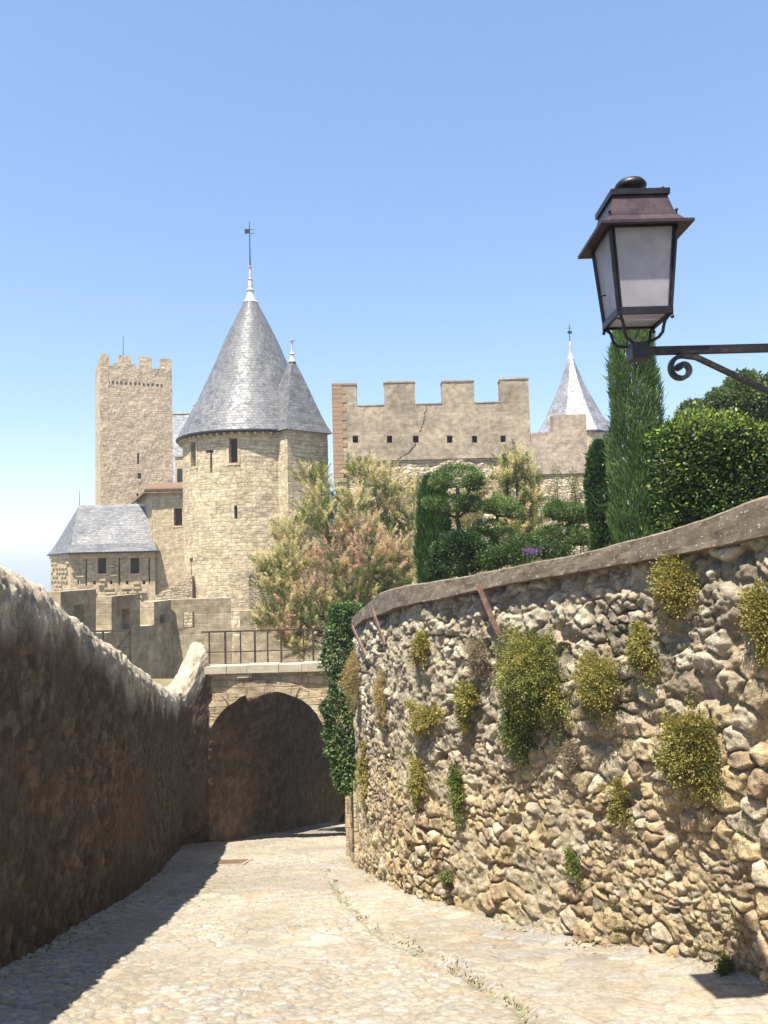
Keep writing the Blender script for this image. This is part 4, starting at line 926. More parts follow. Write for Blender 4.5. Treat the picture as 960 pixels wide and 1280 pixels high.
def roofq(*p): mb.face([tuple(q) for q in p])
mid = lambda a, b, t: a+(b-a)*t
drop = np.array([0, 0, -.18])
F1, F2 = mid(E1, R0, .22)+drop, mid(E2, R1, .22)+drop; F0, F0r = mid(E0, R0, .22)+drop, F1
roofq(E1, E2, F2, F1); roofq(F1, F2, R1, R0); roofq(E0, E1, F1, F0); roofq(F0, F1, R0); roofq(E4, E0, F0, R0); roofq(E2, E3, R1, F2); roofq(E3, E4, R0, R1)
mb.v = mb.v
rf = mb.build('roof', M['slate'], Gh)
mb = MB(); mb.bar(R0-(.1, 0, 0), R1+(.1, 0, 0), .16, .2); mb.build('ridge', M['lead'], rf)
mb = MB(); mb.bar(E1-(0, 0, .07), E2-(0, 0, .07), .14, .1); mb.bar(E0-(0, 0, .07), E1-(0, 0, .07), .14, .1); mb.build('gutter', M['lampmetal'], Gh)
mb = MB(); q = R0+(0.1, 0, 0); mb.tube([q, q+(0, 0, 1.3)], [.03, .015], 6); mb.build('finial', M['lampmetal'], rf)

# ------------------------------------------------------------------ low rubble wall at the foot of round tower
q0 = P(192, 735, 46); q1 = P(236, 700, 47)
Rw = thing('rubble_wall', (q0[0], 46, -4.9), 'short rough rubble wall sloping up to the foot of the round tower', 'wall')
mb = MB(); A_, B_ = P(193, 745, 46), P(240, 720, 46.5); mb.hexa([(A_[0], 46, -5), (B_[0], 46.5, -5), (B_[0], 47.4, -5), (A_[0], 47, -5), (A_[0], 46, A_[2]), (B_[0], 46.5, B_[2]), (B_[0], 47.4, B_[2]), (A_[0], 47, A_[2])]); mb.build('wall', M['rubble'], Rw)

# ------------------------------------------------------------------ big battlemented wall on the right
Y_ = 45.0; a = P(416.5, 540, Y_)[:2]; b = P(663, 540, Y_)[:2]
Cw = thing('battlemented_wall', (a[0], Y_, -4.9), 'broad rendered curtain wall with four merlons and six small square openings', 'wall')
cu_ = lambda px: plan_px(px, a, b); cz_ = lambda px, py: pz(px, py, a, b)
zc0, zcm = cz_(540, 505), cz_(540, 477); LW = math.hypot(*(b-a))
mer = [(0, cu_(447)), (cu_(482), cu_(521)), (cu_(555), cu_(595)), (cu_(628.5), LW)]
tops = [zcm-.02, zcm, zcm-.03, zcm+.02]
def ctop(u):
    for (p, q), t_ in zip(mer, tops):
        if p <= u <= q: return t_
    return zc0
hol = [(cu_(p), cu_(q), cz_(p, 553.5), cz_(p, 544.5)) for p, q in ((441, 448), (484, 490.5), (516.5, 523.5), (559, 566), (590.5, 597), (626, 632.5))]
zpl = cz_(540, 574)
face_wall('rendered_wall', a, b, zpl, max(tops), hol, M['plaster'], Cw, thick=1.0, top=ctop, seed=61, amp=.016, step=.3)
# rubble foot, set back where the render has fallen
fm = flatmap((a[0], a[1]+.10, 0), 0)
ul = lines(-.0, cu_(738), .22); vl = lines(-5.2, zpl+.9, .22)
cellwall('rubble_foot', ul, vl, lambda u, v: u < LW or v < zpl-.4, fm, 1.2, M['rubble'], Cw, amp=.10, seed=66)
mb = MB(); mb.box((a[0], a[1], 0), (.2, LW-.1), (.6, .8), (hol[0][2]-.2, hol[0][3]+.2)); mb.build('inner_boards', M['wood'], Cw)
# orange lichened left merlon: facing courses
mb = MB(); mb.box((a[0], a[1], 0), (-.04, cu_(447)+.03), (-.04, 1.03), (tops[0]-.05, tops[0]+.06)); o = mb.build('merlon_coping', M['brickish'], Cw); bevel(o, .03, 2)
mb = MB()
for k in range(26):
    z_ = tops[0]-.06-k*.26
    if z_ < zpl-1: break
    mb.box((a[0], a[1], 0), (-.035, .55+.25*(k % 2)), (-.028, .4), (z_-.25, z_-.01))
o = mb.build('quoins', M['brickish'], Cw); bevel(o, .02, 1)
for (p, q), t_ in list(zip(mer, tops))[1:]:
    mb = MB(); mb.box((a[0], a[1], 0), (p-.03, q+.03), (-.04, 1.04), (t_-.02, t_+.07)); o = mb.build('merlon_coping', M['plaster'], Cw)
for p, q in ((447.5, 481.5), (521.5, 554.5), (595.5, 628)):
    mb = MB(); mb.box((a[0], a[1], 0), (cu_(p), cu_(q)), (-.03, 1.03), (zc0-.01, zc0+.05)); mb.build('sill', M['plaster'], Cw)
# crack
pts = [(533, 507), (530, 522), (528, 532), (524, 540)]; pts2 = [(520, 554), (515, 560), (510, 566), (502, 570), (497, 574)]
mb = MB()
for pp in (pts, pts2):
    for k, ((x0, y0), (x1, y1)) in enumerate(zip(pp[:-1], pp[1:])):
        A_, B_ = P(x0, y0, Y_-.02), P(x1, y1, Y_-.02); last = A_
        for q in range(1, 6):
            nx_ = A_+(B_-A_)*q/5+(np.array([random.uniform(-.07, .07), 0, random.uniform(-.03, .03)]) if q < 5 else 0); mb.bar(last, nx_, .022, random.uniform(.006, .018)); last = nx_
mb.build('crack', M['dark'], Cw)
# lower block at its right
a2 = P(664, 560, Y_+.02)[:2]; b2 = P(734, 560, Y_+.02)[:2]
Lw = thing('stepped_wall', (a2[0], Y_, -4.9), 'lower pinkish rendered wall with one block merlon, right of the battlements', 'wall')
zl, zh = pz(680, 540.5, a2, b2), pz(712, 518, a2, b2); us = plan_px(693, a2, b2); uL = math.hypot(*(b2-a2))
face_wall('wall', a2, b2, pz(700, 592, a2, b2), zh, [], M['plaster_pink'], Lw, thick=.9, top=lambda u: zh if u > us else zl, seed=71, amp=.018, step=.3)
a3 = P(734.5, 560, Y_+.02)[:2]

# ------------------------------------------------------------------ polygonal tower at the right
Y_ = 62.0; o3 = P(717, 540, Y_); Pt = thing('octagonal_tower', (o3[0], Y_, -4.9), 'distant tower with a pointed faceted roof, one facet coloured almost white for sun glare', 'tower')
ze_ = P(717, 538, Y_-2.9)[2]; za_ = P(717, 443, Y_)[2]; rr = 51*K(Y_); a0_ = R(-90-4-22.5)
rp_ = [(1.02, ze_-.1), (1.0, ze_), (.86, ze_+.75), (.70, ze_+1.6), (.50, ze_+2.9), (.27, ze_+4.5), (.05, za_-.1)]
nf = 8
def facet(m_, i):
    L_ = 0
    for (r1, z1), (r2, z2) in zip(rp_[1:-1], rp_[2:]):
        t1, t2 = a0_+2*math.pi*i/nf, a0_+2*math.pi*(i+1)/nf; r1_, r2_ = r1*rr, r2*rr; L2 = L_+math.hypot(r1_-r2_, z2-z1)
        q = [(o3[0]+r1_*math.cos(t1), Y_+r1_*math.sin(t1), z1), (o3[0]+r1_*math.cos(t2), Y_+r1_*math.sin(t2), z1), (o3[0]+r2_*math.cos(t2), Y_+r2_*math.sin(t2), z2), (o3[0]+r2_*math.cos(t1), Y_+r2_*math.sin(t1), z2)]
        h1, h2 = r1_*.38, r2_*.38; m_.face(q, [(-h1, L_), (h1, L_), (h2, L2), (-h2, L2)]); L_ = L2
mb = MB(); [facet(mb, i) for i in range(1, 8)]; rf = mb.build('roof', M['slate_pale'], Pt)
mb = MB(); facet(mb, 0); o = mb.build('roof_facet', M['slate_glare'], rf); o['label'] = 'slate facet of the roof with sun glare put into its colour'  # same slate as the other facets, its sun glare painted as colour
mb = MB(); mb.lathe((o3[0], Y_, 0), [(rr*.8, ze_-.15), (rr*1.03, ze_-.12), (rr*1.0, ze_+.01)], 8, a0_); mb.build('eave', M['lampmetal'], Pt)
mb = MB(); mb.lathe((o3[0], Y_, 0), [(.28, za_-.4), (.16, za_), (.12, za_+.8), (.05, za_+1.1)], 12); mb.build('finial', M['lead'], rf)
q = P(716, 404, Y_)[2]; mb = MB(); mb.tube([(o3[0], Y_, za_+1), (o3[0], Y_, q)], [.04, .02], 6); mb.bar((o3[0]-.15, Y_, q-.75), (o3[0]+.2, Y_, q-.75), .03, .22); mb.bar((o3[0]-.2, Y_, q-.4), (o3[0]+.2, Y_, q-.4), .03); mb.build('weather_vane', M['lampmetal'], rf)
rw_ = rr*.93; cmp_ = cylmap((o3[0], Y_, 0), rw_); CI = 2*math.pi*rw_
up_x = lambda px: rw_*math.asin(max(-1, min(1, (px-717)*K(Y_-2)/rw_)))
opw = [(up_x(743), up_x(756), ze_-2.0, ze_-.25), (up_x(693), up_x(703), ze_-2.0, ze_-.25)]
ul = lines(-CI/2, CI/2, .45, [o[0] for o in opw]+[o[1] for o in opw]); vl = lines(-5.2, ze_-.1, .5, [ze_-2, ze_-.25])
cellwall('tower_wall', ul, vl, lambda u, v: not any(o[0] < u < o[1] and o[2] < v < o[3] for o in opw), cmp_, .6, M['tower_b'], Pt, amp=.03, closed=True, seed=82)
# ------------------------------------------------------------------ street lantern
LX, LY = float(P(810, 274, 4.0)[0]), 4.25
def lz(px, py, Y): return P(px, py, Y)[2]
zE = lz(810, 274, 4.0); zEu = lz(805, 268.5, 4.07); zLip0, zLip1 = lz(801, 242, 4.09), lz(801, 235, 4.09)
zG1, zG0 = lz(806, 282, 4.07), lz(804, 385, 4.108); zR0 = lz(804, 391, 4.108); zH1, zH0 = lz(795, 430, LY), lz(795, 450, LY)
Ln = thing('street_lantern', (LX, LY, zH0), 'four sided dark metal street lantern with frosted panes at the end of its bracket', 'lantern')
def ring4(h, z, h2=None): return [(LX-h, LY-h, z), (LX+h, LY-h, z), (LX+h, LY+h, z), (LX-h, LY+h, z)]
def shell(m_, rs):
    for a_, b_ in zip(rs[:-1], rs[1:]):
        for i in range(4): j = (i+1) % 4; m_.face([a_[i], a_[j], b_[j], b_[i]])
hE, hB, hG1, hG0, hT = .2485, .178, .176, .140, .146
mb = MB(); shell(mb, [ring4(hB-.01, zE+.006), ring4(hE-.008, zE-.014), ring4(hE, zE-.012), ring4(hE, zE+.004), ring4(hE*.86, zE+.016), ring4(hB+.006, zEu)]); mb.build('eave', M['lampcopper'], Ln)
mb = MB(); shell(mb, [ring4(hB, zEu-.004), ring4(hB*.985, zEu+.012), ring4(hT, zLip0)]); mb.build('hood', M['lampcopper'], Ln)
mb = MB(); shell(mb, [ring4(hT-.01, zLip0-.004), ring4(hT+.014, zLip0), ring4(hT+.014, zLip1), ring4(hT*.6, zLip1+.03), ring4(.05, zLip1+.045)]); o = mb.build('hood_rim', M['lampmetal'], Ln)
zc1 = zLip1+.035; mb = MB(); mb.lathe((LX, LY, 0), [(.05, zc1-.01), (.052, zc1+.02), (.082, zc1+.035), (.088, zc1+.048), (.085, zc1+.06), (.07, zc1+.078), (.045, zc1+.09), (0, zc1+.095)], 28)
o = mb.build('chimney_cap', M['lampmetal'], Ln, smooth=True, merge=True)
def ball(m_, p, r, n=10): m_.lathe(p, [(0.0001, -r), (r*.6, -r*.8), (r, 0), (r*.6, r*.8), (0, r)], n)
for i, p in enumerate(ring4(hB+.002, zEu+.0)):
    mb = MB(); mb.tube([p, (p[0], p[1], p[2]+.018)], .005, 6); ball(mb, (p[0], p[1], p[2]+.024), .010); mb.build('corner_knob', M['lampmetal'], Ln)
for i, p in enumerate(ring4(hT-.015, zLip1+.004)):
    mb = MB(); ball(mb, (p[0], p[1], p[2]+.008), .009); mb.build('corner_knob', M['lampmetal'], Ln)
tp_, bt_ = ring4(hG1, zG1), ring4(hG0, zG0)
for i in range(4):
    mb = MB(); mb.bar(bt_[i], tp_[i], .017, .017); mb.build('corner_post', M['lampmetal'], Ln)
for i in range(4):
    j = (i+1) % 4; e_ = .10
    A_, B_, C_, D_ = [np.array(q) for q in (bt_[i], bt_[j], tp_[j], tp_[i])]
    cen = (A_+B_+C_+D_)/4; inn = np.array([LX, LY, cen[2]])-cen; inn = inn/np.linalg.norm(inn)*.004
    mb = MB(); q = [A_+inn, B_+inn, C_+inn, D_+inn]; q2 = [p+inn*.8 for p in q]
    mb.face(q); mb.face(q2[::-1]); pn = mb.build('glass_pane', M['glass'], Ln)
    for f in (.04, .96):
        mb = MB(); a1_, a2_ = A_+(B_-A_)*f, D_+(C_-D_)*f; mb.bar(a1_-inn, a2_-inn, .009, .009)
        mb.build('pane_rim', M['lampmetal'], pn)
mb = MB(); 
for i in range(4): j = (i+1) % 4; a_, b_ = ring4(hG0+.002, (zG0+zR0)/2)[i], ring4(hG0+.002, (zG0+zR0)/2)[j]; mb.bar(a_, b_, .02, abs(zG0-zR0)+.012)
mb.build('bottom_frame', M['lampmetal'], Ln)
mb = MB()
for i in range(4): j = (i+1) % 4; a_, b_ = ring4(hG1-.001, zG1+.004)[i], ring4(hG1-.001, zG1+.004)[j]; mb.bar(a_, b_, .02, .016)
mb.build('top_frame', M['lampmetal'], Ln)
mb = MB(); mb.face(ring4(hG0-.01, zR0+.006)[::-1]); mb.face(ring4(hG0-.01, zR0+.009)); mb.build('glass_pane', M['glass'], Ln)
# lamp holder and bulb inside
mb = MB(); mb.tube([(LX, LY, zE+.02), (LX, LY, zG1-.02)], .02, 10); mb.lathe((LX, LY, zG1-.02), [(.022, 0), (.06, -.01), (.075, -.03), (.05, -.035)], 16); mb.build('lamp_holder', M['lampmetal'], Ln)
mb = MB(); mb.lathe((LX, LY, zG1-.09), [(.0001, -.035), (.03, -.028), (.045, 0), (.035, .03), (.02, .055)], 16); mb.build('bulb', M['lead'], Ln, smooth=True)
# scrolled feet from the hub to the bottom corners
for i, p in enumerate(ring4(hG0+.004, zR0)):
    d_ = np.array([p[0]-LX, p[1]-LY, 0]); d_ /= np.linalg.norm(d_); L_ = math.hypot(p[0]-LX, p[1]-LY); hz = zR0-(zH1-.005)
    cur = [(.16, 0.0), (.40, .03), (.60, .12), (.72, .30), (.75, .52), (.80, .74), (.90, .90), (1.0, .97)]
    pts_ = [np.array([LX, LY, zH1-.004])+d_*L_*a_+np.array([0, 0, hz*b_]) for a_, b_ in cur]
    mb = MB(); mb.tube(pts_, [.009, .009, .009, .009, .009, .009, .010, .011], 8); mb.build('scroll_arm', M['lampmetal'], Ln, smooth=True)
    mb = MB(); ball(mb, (p[0], p[1], p[2]-.024), .011); mb.tube([(p[0], p[1], p[2]-.02), (p[0], p[1], p[2]+.01)], .006, 6); mb.build('corner_knob', M['lampmetal'], Ln)
mb = MB(); mb.box((LX, LY, 0), (-.048, .048), (-.048, .048), (zH0, zH1)); o = mb.build('hub', M['lampmetal'], Ln); bevel(o, .006, 2)
mb = MB(); q = np.array([LX-hG0-.008-.018, LY, (zG0*.72+zG1*.28)]); mb.tube([q, q+(-.02, 0, 0)], .004, 6); ball(mb, q+(-.022, 0, 0), .008); mb.build('door_latch', M['lampmetal'], Ln)

# wall it hangs from (just outside the picture)
XH = 3.05
Hs = thing('rendered_house', (XH+1, 3.4, -3), 'corner of a rendered house just right of view that carries the lantern bracket', 'building')
mb = MB(); mb.box((0, 0, 0), (XH, 7.5), (2.2, 4.62), (-3.4, 4.5)); mb.build('wall', M['plaster_pink'], Hs)
mb = MB(); mb.face([(XH-.3, 1.9, 4.45), (XH-.3, 4.9, 4.45), (7.8, 4.9, 5.3), (7.8, 1.9, 5.3)][::-1]); mb.face([(XH-.3, 1.9, 4.35), (XH-.3, 4.9, 4.35), (7.8, 4.9, 5.2), (7.8, 1.9, 5.2)]); mb.build('roof', M['tile'], Hs)
Bk = thing('lantern_bracket', (XH, LY, zH0), 'worn black iron bracket with a curled scroll brace holding the lantern', 'bracket')
zA = (zH0+zH1)/2+.003
mb = MB(); mb.bar((LX+.044, LY, zA), (XH-.01, LY, zA), .040, .042); o = mb.build('arm', M['armmetal'], Bk); bevel(o, .005, 2)
sc = P(852.5, 461.5, LY); e1 = P(960, 489, LY); s0 = P(868, 445.5, LY); dd = (e1-s0); fe = (XH-s0[0])/dd[0]; end = s0+dd*fe
pts_ = []
kx = K(LY)
for k in range(46):
    t_ = k/45.0; a_ = R(-60)+t_*R(-480)*-1; r_ = (4.5+13.0*t_**1.2)*kx
    a_ = R(200)+R(470)*(1-t_) ; pts_.append((sc[0]+r_*math.cos(a_)*1.0, LY, sc[2]+r_*math.sin(a_)))
# spiral traced outward so that it leaves tangentially into the brace
pts_ = []
for k in range(50):
    t_ = k/49.0; a_ = R(75+430-430*t_); r_ = (5.0+12.5*t_**1.1)*kx; pts_.append((sc[0]+r_*math.cos(a_), LY, sc[2]+r_*math.sin(a_)))
pts_ += [tuple(s0+dd*f) for f in (.03, .3, .6, 1.0)]+[tuple(end)]
mb = MB(); n_ = len(pts_); ra = [.0135]*n_
# flat bar section
for i, (a_, b_) in enumerate(zip(pts_[:-1], pts_[1:])):
    a_, b_ = np.array(a_), np.array(b_)
def ribbon(m_, pts_, w, h):
    pts_ = [np.array(p) for p in pts_]; rg = []
    for i, p in enumerate(pts_):
        d = pts_[min(i+1, len(pts_)-1)]-pts_[max(i-1, 0)]; d /= np.linalg.norm(d); nn = np.array([-d[2], 0, d[0]])
        rg.append([p+nn*h/2+(0, -w/2, 0), p+nn*h/2+(0, w/2, 0), p-nn*h/2+(0, w/2, 0), p-nn*h/2+(0, -w/2, 0)])
    for a_, b_ in zip(rg[:-1], rg[1:]):
        for k in range(4): j = (k+1) % 4; m_.face([a_[k], b_[k], b_[j], a_[j]])
    m_.face(rg[0]); m_.face(rg[-1][::-1])
ribbon(mb, pts_, .036, .024); o = mb.build('scroll_brace', M['armmetal'], Bk)
mb = MB(); mb.tube([(pts_[0][0], LY-.021, pts_[0][2]), (pts_[0][0], LY+.021, pts_[0][2])], .020, 12); mb.build('scroll_eye', M['armmetal'], Bk)
mb = MB(); mb.box((XH, LY, 0), (-.014, -.001), (-.06, .06), (end[2]-.12, zA+.12)); mb.build('wall_plate', M['armmetal'], Bk)

# ------------------------------------------------------------------ drain grate
g_ = on_ground(288, 1079); w_ = 22*K(g_[1]); lgt = .5
Dg = thing('drain_grate', (g_[0], g_[1], float(gz(g_[1]))+.02), 'small rusty rectangular drain grate set in the cobbles by the shadow edge', 'drain')
sl_ = lambda y: float(gz(y))+.035
mb = MB()
for (xa, xb, ya, yb) in ((-w_, w_, -.56, -.5), (-w_, w_, .5, .56), (-w_, -w_+.05, -.5, .5), (w_-.05, w_, -.5, .5)):
    c = [(g_[0]+x, g_[1]+y, sl_(g_[1]+y)+z) for z in (-.05, .0) for x, y in ((xa, ya), (xb, ya), (xb, yb), (xa, yb))]; mb.hexa(c)
mb.build('frame', M['copstone'], Dg)
mb = MB()
for k in range(13):
    x = -w_+.07+(2*w_-.14)*k/12; c = [(g_[0]+x+dx, g_[1]+y, sl_(g_[1]+y)+z-.006) for z in (-.04, 0) for dx, y in ((-.014, -.5), (.014, -.5), (.014, .5), (-.014, .5))]; mb.hexa(c)
for y in (-.3, -.1, .1, .3):
    c = [(g_[0]+x, g_[1]+y+d, sl_(g_[1]+y)+z-.004) for z in (-.04, 0) for x, d in ((-w_+.05, -.02), (w_-.05, -.02), (w_-.05, .02), (-w_+.05, .02))]; mb.hexa(c)
mb.build('grating', M['drain'], Dg)
mb = MB(); c = [(g_[0]+x, g_[1]+y, sl_(g_[1]+y)+z) for z in (-.3, -.028) for x, y in ((-w_+.02, -.52), (w_-.02, -.52), (w_-.02, .52), (-w_+.02, .52))]; mb.hexa(c); mb.build('pit', M['dark'], Dg)
# ------------------------------------------------------------------ foliage
def unit(v): return v/(np.linalg.norm(v, axis=-1, keepdims=True)+1e-9)
def leaf_arrays(Pn, D, ln, wd, nrm=None, bend=0.0):
    """diamond leaves: base point, direction, length, width"""
    n = len(Pn); D = unit(D); r_ = rng.normal(size=(n, 3)) if nrm is None else nrm
    sd = unit(np.cross(D, r_)); ln = np.broadcast_to(ln, n)[:, None]; wd = np.broadcast_to(wd, n)[:, None]
    a = Pn; m = Pn+D*ln*.45; t = Pn+D*ln
    return np.stack([a, m+sd*wd/2, t, m-sd*wd/2], 1)
def leaves(name, Pn, D, ln, wd, col, mat, parent, nrm=None):
    Q = leaf_arrays(Pn, D, ln, wd, nrm); n = len(Q)
    return mk(name, Q.reshape(-1, 3), np.arange(n*4).reshape(n, 4), mat, parent, col=np.repeat(np.clip(col, 0, 1), 4, 0))
def vary(base, n, amp=.25, hue=.08):
    b = np.array(base); return b[None]*(1+rng.normal(0, amp, (n, 1)))*(1+rng.normal(0, hue, (n, 3)))
def ell_pts(n, c, r, shell=.55, top=False):
    d = unit(rng.normal(size=(n, 3))); 
    if top: d[:, 2] = np.abs(d[:, 2])
    u = (shell+(1-shell)*rng.random((n, 1))); return np.array(c)+d*u*np.array(r), d
def trunk(pts, r0_, r1_, parent, mat=None, name='trunk', n=8):
    mb = MB(); k = len(pts); mb.tube(pts, [r0_+(r1_-r0_)*i/(k-1) for i in range(k)], n); return mb.build(name, mat or M['bark'], parent, smooth=True)
def clump_col(Pn, c1, c2, sc, seed, amp=.22):
    f = np.clip(.5+1.1*fbm(Pn[:, 0]*sc, Pn[:, 1]*sc, Pn[:, 2]*sc, seed, 3), 0, 1)[:, None]
    return (np.array(c1)*(1-f)+np.array(c2)*f)*(1+rng.normal(0, amp, (len(Pn), 1)))

# --- tamarisks: drooping feathery sprays, cream and pink at the tips, green inside
def tamarisk(name, Y, blobs, base, label, dens=1.0, group=None, pinks=()):
    t = thing(name, base, label, 'tree', group or 'tamarisks in flower'); Ps = []; Ds = []; Cs = []; Ls = []
    lens = []; cs_list = []
    for (px, py, w, h, dy, tone) in blobs:
        c = P(px, py, Y+dy); r = np.array([w/2*K(Y+dy), w/2*K(Y+dy)*.9, h/2*K(Y+dy)])
        cs_list.append((c, r))
        ns = int(34*dens*(w*h)/900)+5                       # sprays
        sp, sd = ell_pts(ns, c, r, .35)
        for s_, d_ in zip(sp, sd):
            ax = unit(d_*np.array([.8, .8, .5])+np.array([0, 0, .75])+rng.normal(0, .28, 3)); L_ = rng.uniform(.30, .62)
            isg = rng.random() < (.30 if tone != 'g' else .66)
            low = (s_[2]-c[2])/r[2]
            if low < -.25 and rng.random() < .5: isg = True
            n_ = 105; u = rng.random((n_, 1)); pp = s_+ax*L_*(u-.45)+rng.normal(0, .05, (n_, 3))*(1.15-u)
            dd = unit(ax*.9+rng.normal(0, .6, (n_, 3)))
            if isg: col = vary(random.choice([(.11, .14, .045), (.16, .19, .065), (.21, .225, .085), (.085, .11, .04)]), n_, .2, .05); 
            else:
                near_pink = min([math.hypot(s_[0]-q[0], s_[2]-q[2]) for q in [P(a, b, Y+dy) for a, b in pinks]]+[9])
                if near_pink < .6 and rng.random() < .55: cc = random.choice([(.60, .36, .34), (.58, .42, .34), (.56, .42, .30)])
                elif tone == 'p': cc = random.choice([(.60, .45, .34), (.58, .42, .35), (.54, .46, .30)])
                else: cc = random.choice([(.62, .53, .34), (.56, .50, .30), (.64, .51, .36), (.46, .43, .24)])
                col = vary(cc, n_, .16, .05)
            if isg is False: col = col*(.78+.35*u)
            Ps.append(pp); Ds.append(dd); Cs.append(col); Ls.append(rng.uniform(.04, .10, n_))
    Ps, Ds, Cs, Ls = map(np.concatenate, (Ps, Ds, Cs, Ls))
    leaves('crown', Ps, Ds, Ls, .010+.010*rng.random(len(Ps)), Cs, M['plume'], t)
    b = np.array(base, float); tb = MB()
    fork = b+np.array([0, 0, max(.5, (min(c[2] for c, r in cs_list)-b[2])*.6)])
    trunk([b-(0, 0, .2), b*.5+fork*.5+(.06, 0, 0), fork], .12, .09, t)
    for c, r in cs_list:
        m = fork*.5+c*.5+rng.normal(0, .1, 3)-(0, 0, .1); trunk([fork-(0, 0, .1), m, c+(0, 0, r[2]*.25)], .055, .014, t, name='limb', n=6)
    return t
gbase = lambda px, Y: (P(px, 700, Y)[0], Y, float(hR(P(px, 700, Y)[0], Y))-.05)
tamarisk('tamarisk_tree', 25.5, [
    (370, 700, 70, 60, .3, 'c'), (345, 725, 55, 50, -.2, 'c'), (398, 640, 62, 50, .8, 'c'), (388, 592, 50, 30, 1.0, 'g'), (400, 612, 50, 40, .9, 'c'), (350, 765, 60, 50, -.4, 'c'),
    (330, 772, 40, 36, -.2, 'c'), (385, 745, 80, 60, 0, 'p'), (420, 700, 70, 60, .3, 'p'), (447, 660, 60, 60, .6, 'p'), (465, 700, 80, 70, .2, 'p'), (440, 740, 90, 60, .1, 'g'),
    (375, 800, 60, 44, -.5, 'c'), (400, 770, 80, 60, -.2, 'g'), (495, 690, 60, 60, .4, 'p'), (420, 665, 60, 60, .7, 'c'), (365, 665, 56, 46, .6, 'c'), (440, 625, 44, 50, .9, 'c'),
    (500, 720, 60, 50, .3, 'g'), (430, 760, 60, 50, .2, 'g'), (470, 730, 70, 50, .3, 'g'), (335, 705, 40, 36, 0, 'c'), (360, 790, 40, 36, -.6, 'c')],
    gbase(432, 25.5), 'large feathery tamarisk in pink and cream flower, hanging over the footbridge railing', 1.0, pinks=((434, 672), (457, 676), (441, 690), (487, 695), (400, 697), (480, 705), (445, 726), (360, 770), (450, 700), (420, 690)))
tamarisk('tamarisk_tree', 29.0, [
    (460, 590, 50, 40, 0, 'c'), (485, 605, 55, 50, 0, 'c'), (500, 635, 55, 55, .2, 'c'), (470, 625, 50, 45, .2, 'c'), (512, 655, 44, 50, 0, 'c'), (442, 585, 30, 24, 0, 'c'), (520, 610, 26, 34, .3, 'c'), (492, 660, 60, 50, .2, 'g'), (505, 690, 50, 50, .1, 'p')],
    gbase(495, 29.0), 'cream flowered tamarisk in front of the battlemented wall, behind the pink one', 1.0)
tamarisk('tamarisk_tree', 20.0, [
    (645, 575, 34, 26, 0, 'c'), (632, 598, 40, 36, 0, 'c'), (655, 600, 40, 44, .2, 'g'), (625, 625, 34, 30, .1, 'c'), (668, 620, 30, 40, 0, 'c'), (650, 635, 50, 40, .1, 'g'), (640, 660, 50, 40, 0, 'c'), (665, 655, 30, 40, 0, 'g')],
    gbase(648, 20.0), 'slim pale tamarisk standing alone right of the topiary tree', .75)
# --- cypresses
def cypress(name, Y, outline, base, label, n, cat='tree', c1=(.035, .075, .03), c2=(.075, .13, .05), ln=(.07, .16), wd=.016, fuzz=.05, up=1.3, seed=1, mat='leaf', dep=.9):
    """outline: [(py, x left, x right)]"""
    o = np.array(outline, float); t = thing(name, base, label, cat, 'cypresses in the garden' if 'cypress' in name else None); py = rng.uniform(o[0, 0], o[-1, 0], n)
    l, r = np.interp(py, o[:, 0], o[:, 1]), np.interp(py, o[:, 0], o[:, 2]); cxp = (l+r)/2; hw = (r-l)/2*K(Y)
    a = rng.uniform(0, 2*math.pi, n); rad = hw*(.30+.70*rng.random(n)**.45)
    q = np.array([P(x_, y_, Y) for x_, y_ in zip(cxp, py)]); wob = 1+.34*fbm(np.cos(a)*1.6, np.sin(a)*1.6, q[:, 2]*2.6, seed, 4)
    dx, dy = np.cos(a)*rad*wob, np.sin(a)*rad*wob*dep; Pn = q+np.stack([dx, dy, 0*dx], 1)
    D = np.stack([np.cos(a)*.55, np.sin(a)*.55, up+0*a], 1)+rng.normal(0, .32, (n, 3)); L_ = rng.uniform(*ln, n)
    tuft = rng.random(n) < fuzz; L_ = np.where(tuft, L_*1.6, L_)
    col = clump_col(Pn, c1, c2, 3.5, seed); fr = rng.random(n) < .12; col[fr] = col[fr]*1.5
    leaves('crown', Pn, D, L_, wd*(1+.5*rng.random(n)), col, M[mat], t)
    top = P((outline[0][1]+outline[0][2])/2, outline[0][0], Y); b = np.array(base, float); trunk([b-(0, 0, .2), b*.5+top*.5, top-(0, 0, .15)], .07*Y/12, .01, t)
    return t
b_ = lambda px, Y: (P(px, 700, Y)[0], Y, float(hR(P(px, 700, Y)[0], Y))-.05)
cypress('cypress_tree', 11.0, [(402, 783, 800), (412, 768, 812), (440, 762, 818), (480, 761, 822), (540, 762, 826), (600, 763, 830), (650, 765, 830), (700, 770, 826)], b_(796, 11), 'tall narrow bright green cypress directly behind the lantern', 26000, c1=(.055, .10, .035), c2=(.13, .20, .07), ln=(.06, .13), wd=.012, fuzz=.06, seed=3)
cypress('cypress_tree', 15.0, [(598, 536, 546), (612, 527, 556), (650, 522, 562), (690, 520, 563), (740, 524, 560)], b_(541, 15), 'small dark green columnar cypress beside the topiary tree', 12000, c1=(.03, .075, .022), c2=(.06, .125, .035), ln=(.08, .18), wd=.014, fuzz=.1, seed=5)
cypress('laurel_bush', 12.5, [(553, 744, 756), (570, 736, 768), (610, 731, 775), (650, 736, 775), (690, 740, 775)], b_(754, 12.5), 'dark green upright bush at the left foot of the tall cypress', 9000, cat='bush', c1=(.025, .055, .02), c2=(.055, .10, .03), ln=(.05, .09), wd=.026, fuzz=.05, up=.7, seed=7, mat='leafgloss')
